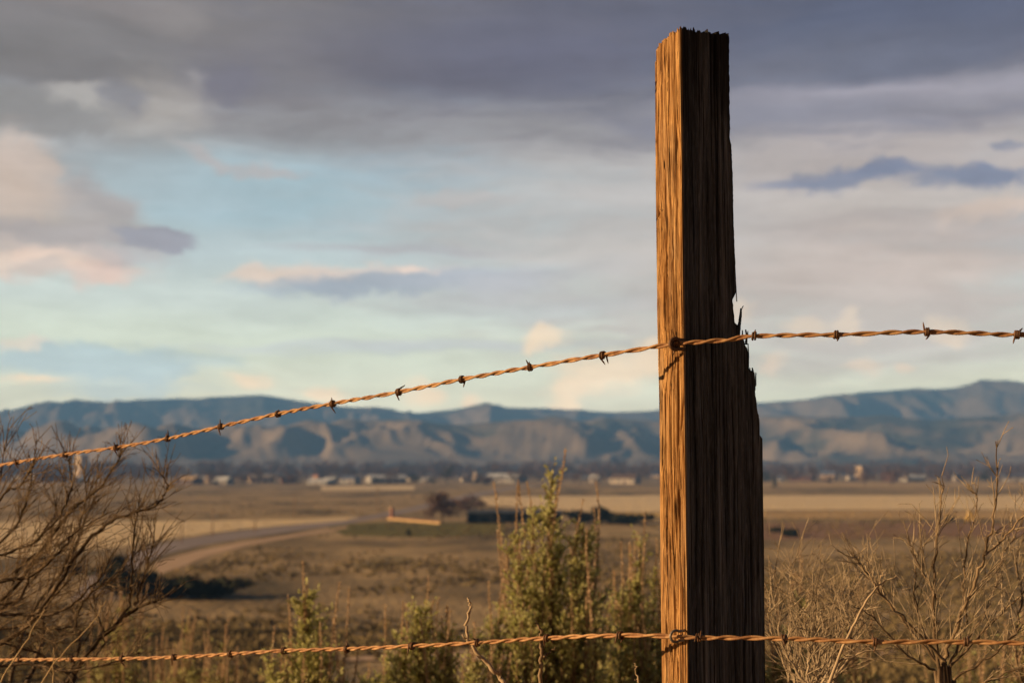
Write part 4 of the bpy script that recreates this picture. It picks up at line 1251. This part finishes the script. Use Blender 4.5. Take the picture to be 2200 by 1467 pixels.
def stick(name, pieces, y, label, cat, m, foot):
    root_p = None
    b = MB()
    o = None
    for pts, r0, r1 in pieces:
        l = limb(b, pts, y, y, r0, r1, rb, dens=0)
        if o is None: o = l
    f = Vector((o[0].x + foot, y + .05, near_z(o[0].x + foot, y + .05)))
    b.tube([f - Vector((0, 0, .04)), f * .5 + o[0] * .5, o[0]], [pieces[0][1] * 1.5, pieces[0][1] * 1.2, pieces[0][1]], 6)
    ob = b.build(name, m)
    return tag(ob, label, cat)


stick('dead_twig', [([(1100, 1500), (1080, 1462), (1045, 1420), (1006, 1378), (1004, 1340), (1008, 1300), (1006, 1284)], .0042, .0011), ([(1004, 1376), (994, 1362)], .0018, .0008), ([(1008, 1318), (1013, 1296)], .0014, .0006), ([(1075, 1455), (1074, 1432)], .0022, .0009)], 2.25, 'pale forked dead twig crossing the lower wire in the middle', 'twig', M['paletwig'], .03)
stick('dead_twig', [([(1158, 1500), (1160, 1440), (1163, 1400), (1160, 1380), (1162, 1355), (1152, 1336)], .0040, .0015), ([(1165, 1412), (1180, 1402), (1192, 1388)], .0024, .0009), ([(1152, 1340), (1151, 1334)], .001, .0006)], 2.24, 'short dark dead twig standing left of the post under the lower wire', 'twig', M['twig'], .0)
stick('dead_twig', [([(1770, 1500), (1810, 1390), (1850, 1312), (1884, 1262), (1926, 1236)], .0028, .0009), ([(1884, 1262), (1864, 1226), (1852, 1205)], .0014, .0007), ([(1884, 1262), (1892, 1240), (1896, 1222)], .0012, .0006), ([(1802, 1418), (1850, 1402), (1905, 1391)], .0018, .0008)], 2.2, 'pale forked dead twig leaning in front of the right hand bush', 'twig', M['paletwig'], -.03)
stick('dead_twig', [([(1375, 1500), (1372, 1462), (1366, 1438), (1362, 1424)], .0018, .0006), ([(1372, 1462), (1364, 1458)], .001, .0005)], 2.3, 'small pale twig at the bottom just left of the post', 'twig', M['paletwig'], .0)
for pts, lab in (([(-10, 1480), (40, 1400), (96, 1308)], 'pale straw stalk leftmost at the lower left corner'), ([(75, 1490), (120, 1420), (190, 1345), (228, 1290)], 'pale straw stalk leaning through the left bare bush'), ([(115, 1490), (114, 1440), (116, 1390)], 'short upright straw stalk at the lower left')):
    stick('straw_stalk', [(pts, .0018, .0009)], 2.8, lab, 'straw', M['straw'], .0)


def sagebrush(px, top, width, y, label, nst=26, nstalk=14, leafy=1.0, stalk_up=90, seed=1, name='sagebrush', leaf_top=None, lm=None):
    rg = random.Random(seed)
    tip = pix(px, top, y)
    base = Vector((tip.x, y, near_z(tip.x, y)))
    k = y / FPX
    root = empty(name, base, label, 'bush', None)
    st, lf, fl = MB(), MB(), MB()
    Ht = tip.z - base.z
    Hl = Ht - stalk_up * k                      # leaves end below the flower stalks
    W_ = width * k / 2
    tops = []
    for i in range(nst):
        a = rg.uniform(0, 6.283); rad_ = W_ * math.sqrt(rg.random())
        h = Hl * (1 - .38 * (rad_ / W_) ** 1.5) * rg.uniform(.72, 1.0)
        if i == 0: rad_, h = 0, Hl
        e = base + Vector((math.cos(a) * rad_, math.sin(a) * rad_, h))
        c = base + Vector((math.cos(a) * rad_ * .75, math.sin(a) * rad_ * .75, h * .45))
        n = 14; pts = []
        for q in range(n + 1):
            t = q / n
            pts.append(base * (1 - t) ** 2 + c * 2 * t * (1 - t) + e * t * t + Vector((rg.gauss(0, .004), rg.gauss(0, .004), 0)) * (1 if q else 0))
        st.tube(pts, [.009 * (1 - .8 * q / n) for q in range(n + 1)], 5, cap=False)
        tops.append(pts)
        # short leafy shoots
        for q in range(3, n + 1):
            t = q / n
            for _ in range(3 if t < .6 else 4):
                d = Vector((rg.gauss(0, 1), rg.gauss(0, 1), rg.uniform(.4, 1.6))).normalized()
                l = rg.uniform(.035, .11) * (1.15 - .55 * t)
                s0 = pts[q] if q == n else pts[q] + (pts[min(q + 1, n)] - pts[q]) * rg.random()
                s1 = s0 + d * l * .55 + Vector((0, 0, l * .1)); s2 = s0 + d * l + Vector((0, 0, l * .35))
                st.tube([s0, s1, s2], [.0014, .0011, .0007], 3, cap=False)
                nl_ = int(rg.uniform(5, 12) * leafy)
                for _ in range(nl_):
                    f = rg.random()
                    p = s0 + (s2 - s0) * f
                    ld = (d * .5 + Vector((rg.gauss(0, .7), rg.gauss(0, .7), rg.uniform(.1, 1.0)))).normalized()
                    lf.leaf(p, ld, Vector((rg.gauss(0, 1), rg.gauss(0, 1), rg.gauss(0, 1))), rg.uniform(.012, .023), rg.uniform(.0034, .006))
    for i in range(nstalk):
        pts = rg.choice(tops) if i else tops[0]
        q = rg.randint(8, 14); p = pts[q].copy()
        hh = stalk_up * k * rg.uniform(.55, 1.05) + (Hl - (p.z - base.z)) * rg.uniform(.2, .9)
        if i == 0: hh = tip.z - p.z
        d = Vector((rg.gauss(0, .07), rg.gauss(0, .07), 1)).normalized()
        n = max(8, int(hh / .012)); sp_ = []
        for s in range(n + 1):
            sp_.append(p.copy())
            d = (d + Vector((rg.gauss(0, .02), rg.gauss(0, .02), .02))).normalized(); p = p + d * hh / n
        fl.tube(sp_, [.0014 * (1 - .6 * s / n) for s in range(n + 1)], 4, cap=False)
        for s in range(n // 4, n):
            for _ in range(12):
                q_ = sp_[s] + (sp_[s + 1] - sp_[s]) * rg.random()
                dd = Vector((rg.gauss(0, 1), rg.gauss(0, 1), rg.uniform(.3, 1.8))).normalized()
                fl.leaf(q_, dd, Vector((rg.gauss(0, 1), rg.gauss(0, 1), 0)), rg.uniform(.005, .012) * (1.2 - .6 * s / n), .0023)
    st.build('stems', M['stem'], root); lf.build('foliage', lm or M['leaf'], root, smooth=False)
    if nstalk: fl.build('flower_stalks', M['stalk'], root, smooth=False)
    return root


sagebrush(1182, 956, 290, 4.6, 'tallest green sagebrush with dry flower spikes left of the post', 54, 26, 1.0, 85, 2)
sagebrush(1372, 1096, 190, 4.9, 'green sagebrush partly hidden behind the left side of the post', 38, 30, 1.0, 80, 3)
sagebrush(1255, 1180, 190, 5.3, 'low woody sagebrush filling the gap between two green ones', 22, 30, .35, 120, 13)
sagebrush(662, 1205, 185, 4.4, 'small green sagebrush with bare spikes left of centre', 32, 22, 1.0, 85, 4)
sagebrush(905, 1236, 230, 4.6, 'wide low green sagebrush between the small one and the tallest', 38, 22, 1.0, 80, 5)
sagebrush(1020, 1330, 120, 4.3, 'lowest sagebrush below the lower wire in the middle', 16, 10, .6, 60, 6)
sagebrush(1720, 1180, 170, 4.9, 'dry sagebrush behind the tangle right of the post', 24, 22, .7, 120, 7)
sagebrush(1830, 1240, 120, 5.2, 'thin brown sagebrush behind the pale forked twig', 14, 16, .25, 120, 8)
sagebrush(2190, 1280, 200, 4.6, 'dense dry sagebrush behind the right hand bush', 26, 20, .4, 70, 9)
sagebrush(400, 1300, 150, 7.0, 'blurred brown sagebrush right of the left bare bush', 26, 30, .5, 60, 10)
sagebrush(265, 1235, 170, 6.4, 'blurred tan sagebrush behind the left bare bush', 26, 34, .4, 80, 11)
sagebrush(480, 1330, 120, 6.0, 'blurred low brown sagebrush left of the small green one', 20, 26, .3, 60, 12)
sagebrush(2060, 1330, 170, 5.6, 'blurred dry sagebrush low behind the right hand bush', 20, 20, .4, 60, 14)

# dry grass around the fence
gr = MB()
for _ in range(5200):
    y = rng.uniform(1.2, 9) ; x = rng.uniform(-.75, .75) * y
    z = near_z(x, y); h = rng.uniform(.05, .22)
    p = Vector((x, y, z - .01)); a = rng.uniform(0, 6.283)
    s = Vector((math.cos(a), math.sin(a), 0)) * .0022; ln_ = Vector((rng.gauss(0, .25), rng.gauss(0, .25), 1)) * h
    gr.quad(p - s, p + s, p + ln_ * .6 + s * .7, p + ln_ * .6 - s * .7); gr.tri(p + ln_ * .6 - s * .7, p + ln_ * .6 + s * .7, p + ln_ * 1.05 + Vector((rng.gauss(0, .03), rng.gauss(0, .03), 0)))
tag(gr.build('dry_grass', M['straw'], smooth=False), kind='stuff')

# ------------------------------------------------------------------ air between here and the hills
hz = MB(); hz.box((0, (HAZE_FAR - 2000) / 2, (HAZE_TOP - 28) / 2), 34000, HAZE_FAR + 2000, HAZE_TOP + 28)
hm_ = bpy.data.materials.new('haze_air'); hm_.use_nodes = True
t = hm_.node_tree; t.nodes.remove(t.nodes['Principled BSDF'])
pv = t.nodes.new('ShaderNodeVolumePrincipled')
pv.inputs['Color'].default_value = (.16, .42, 1.0, 1)
pv.inputs['Density'].default_value = HAZE
t.links.new(pv.outputs[0], t.nodes['Material Output'].inputs['Volume'])
tag(hz.build('haze', hm_, smooth=False), kind='stuff')
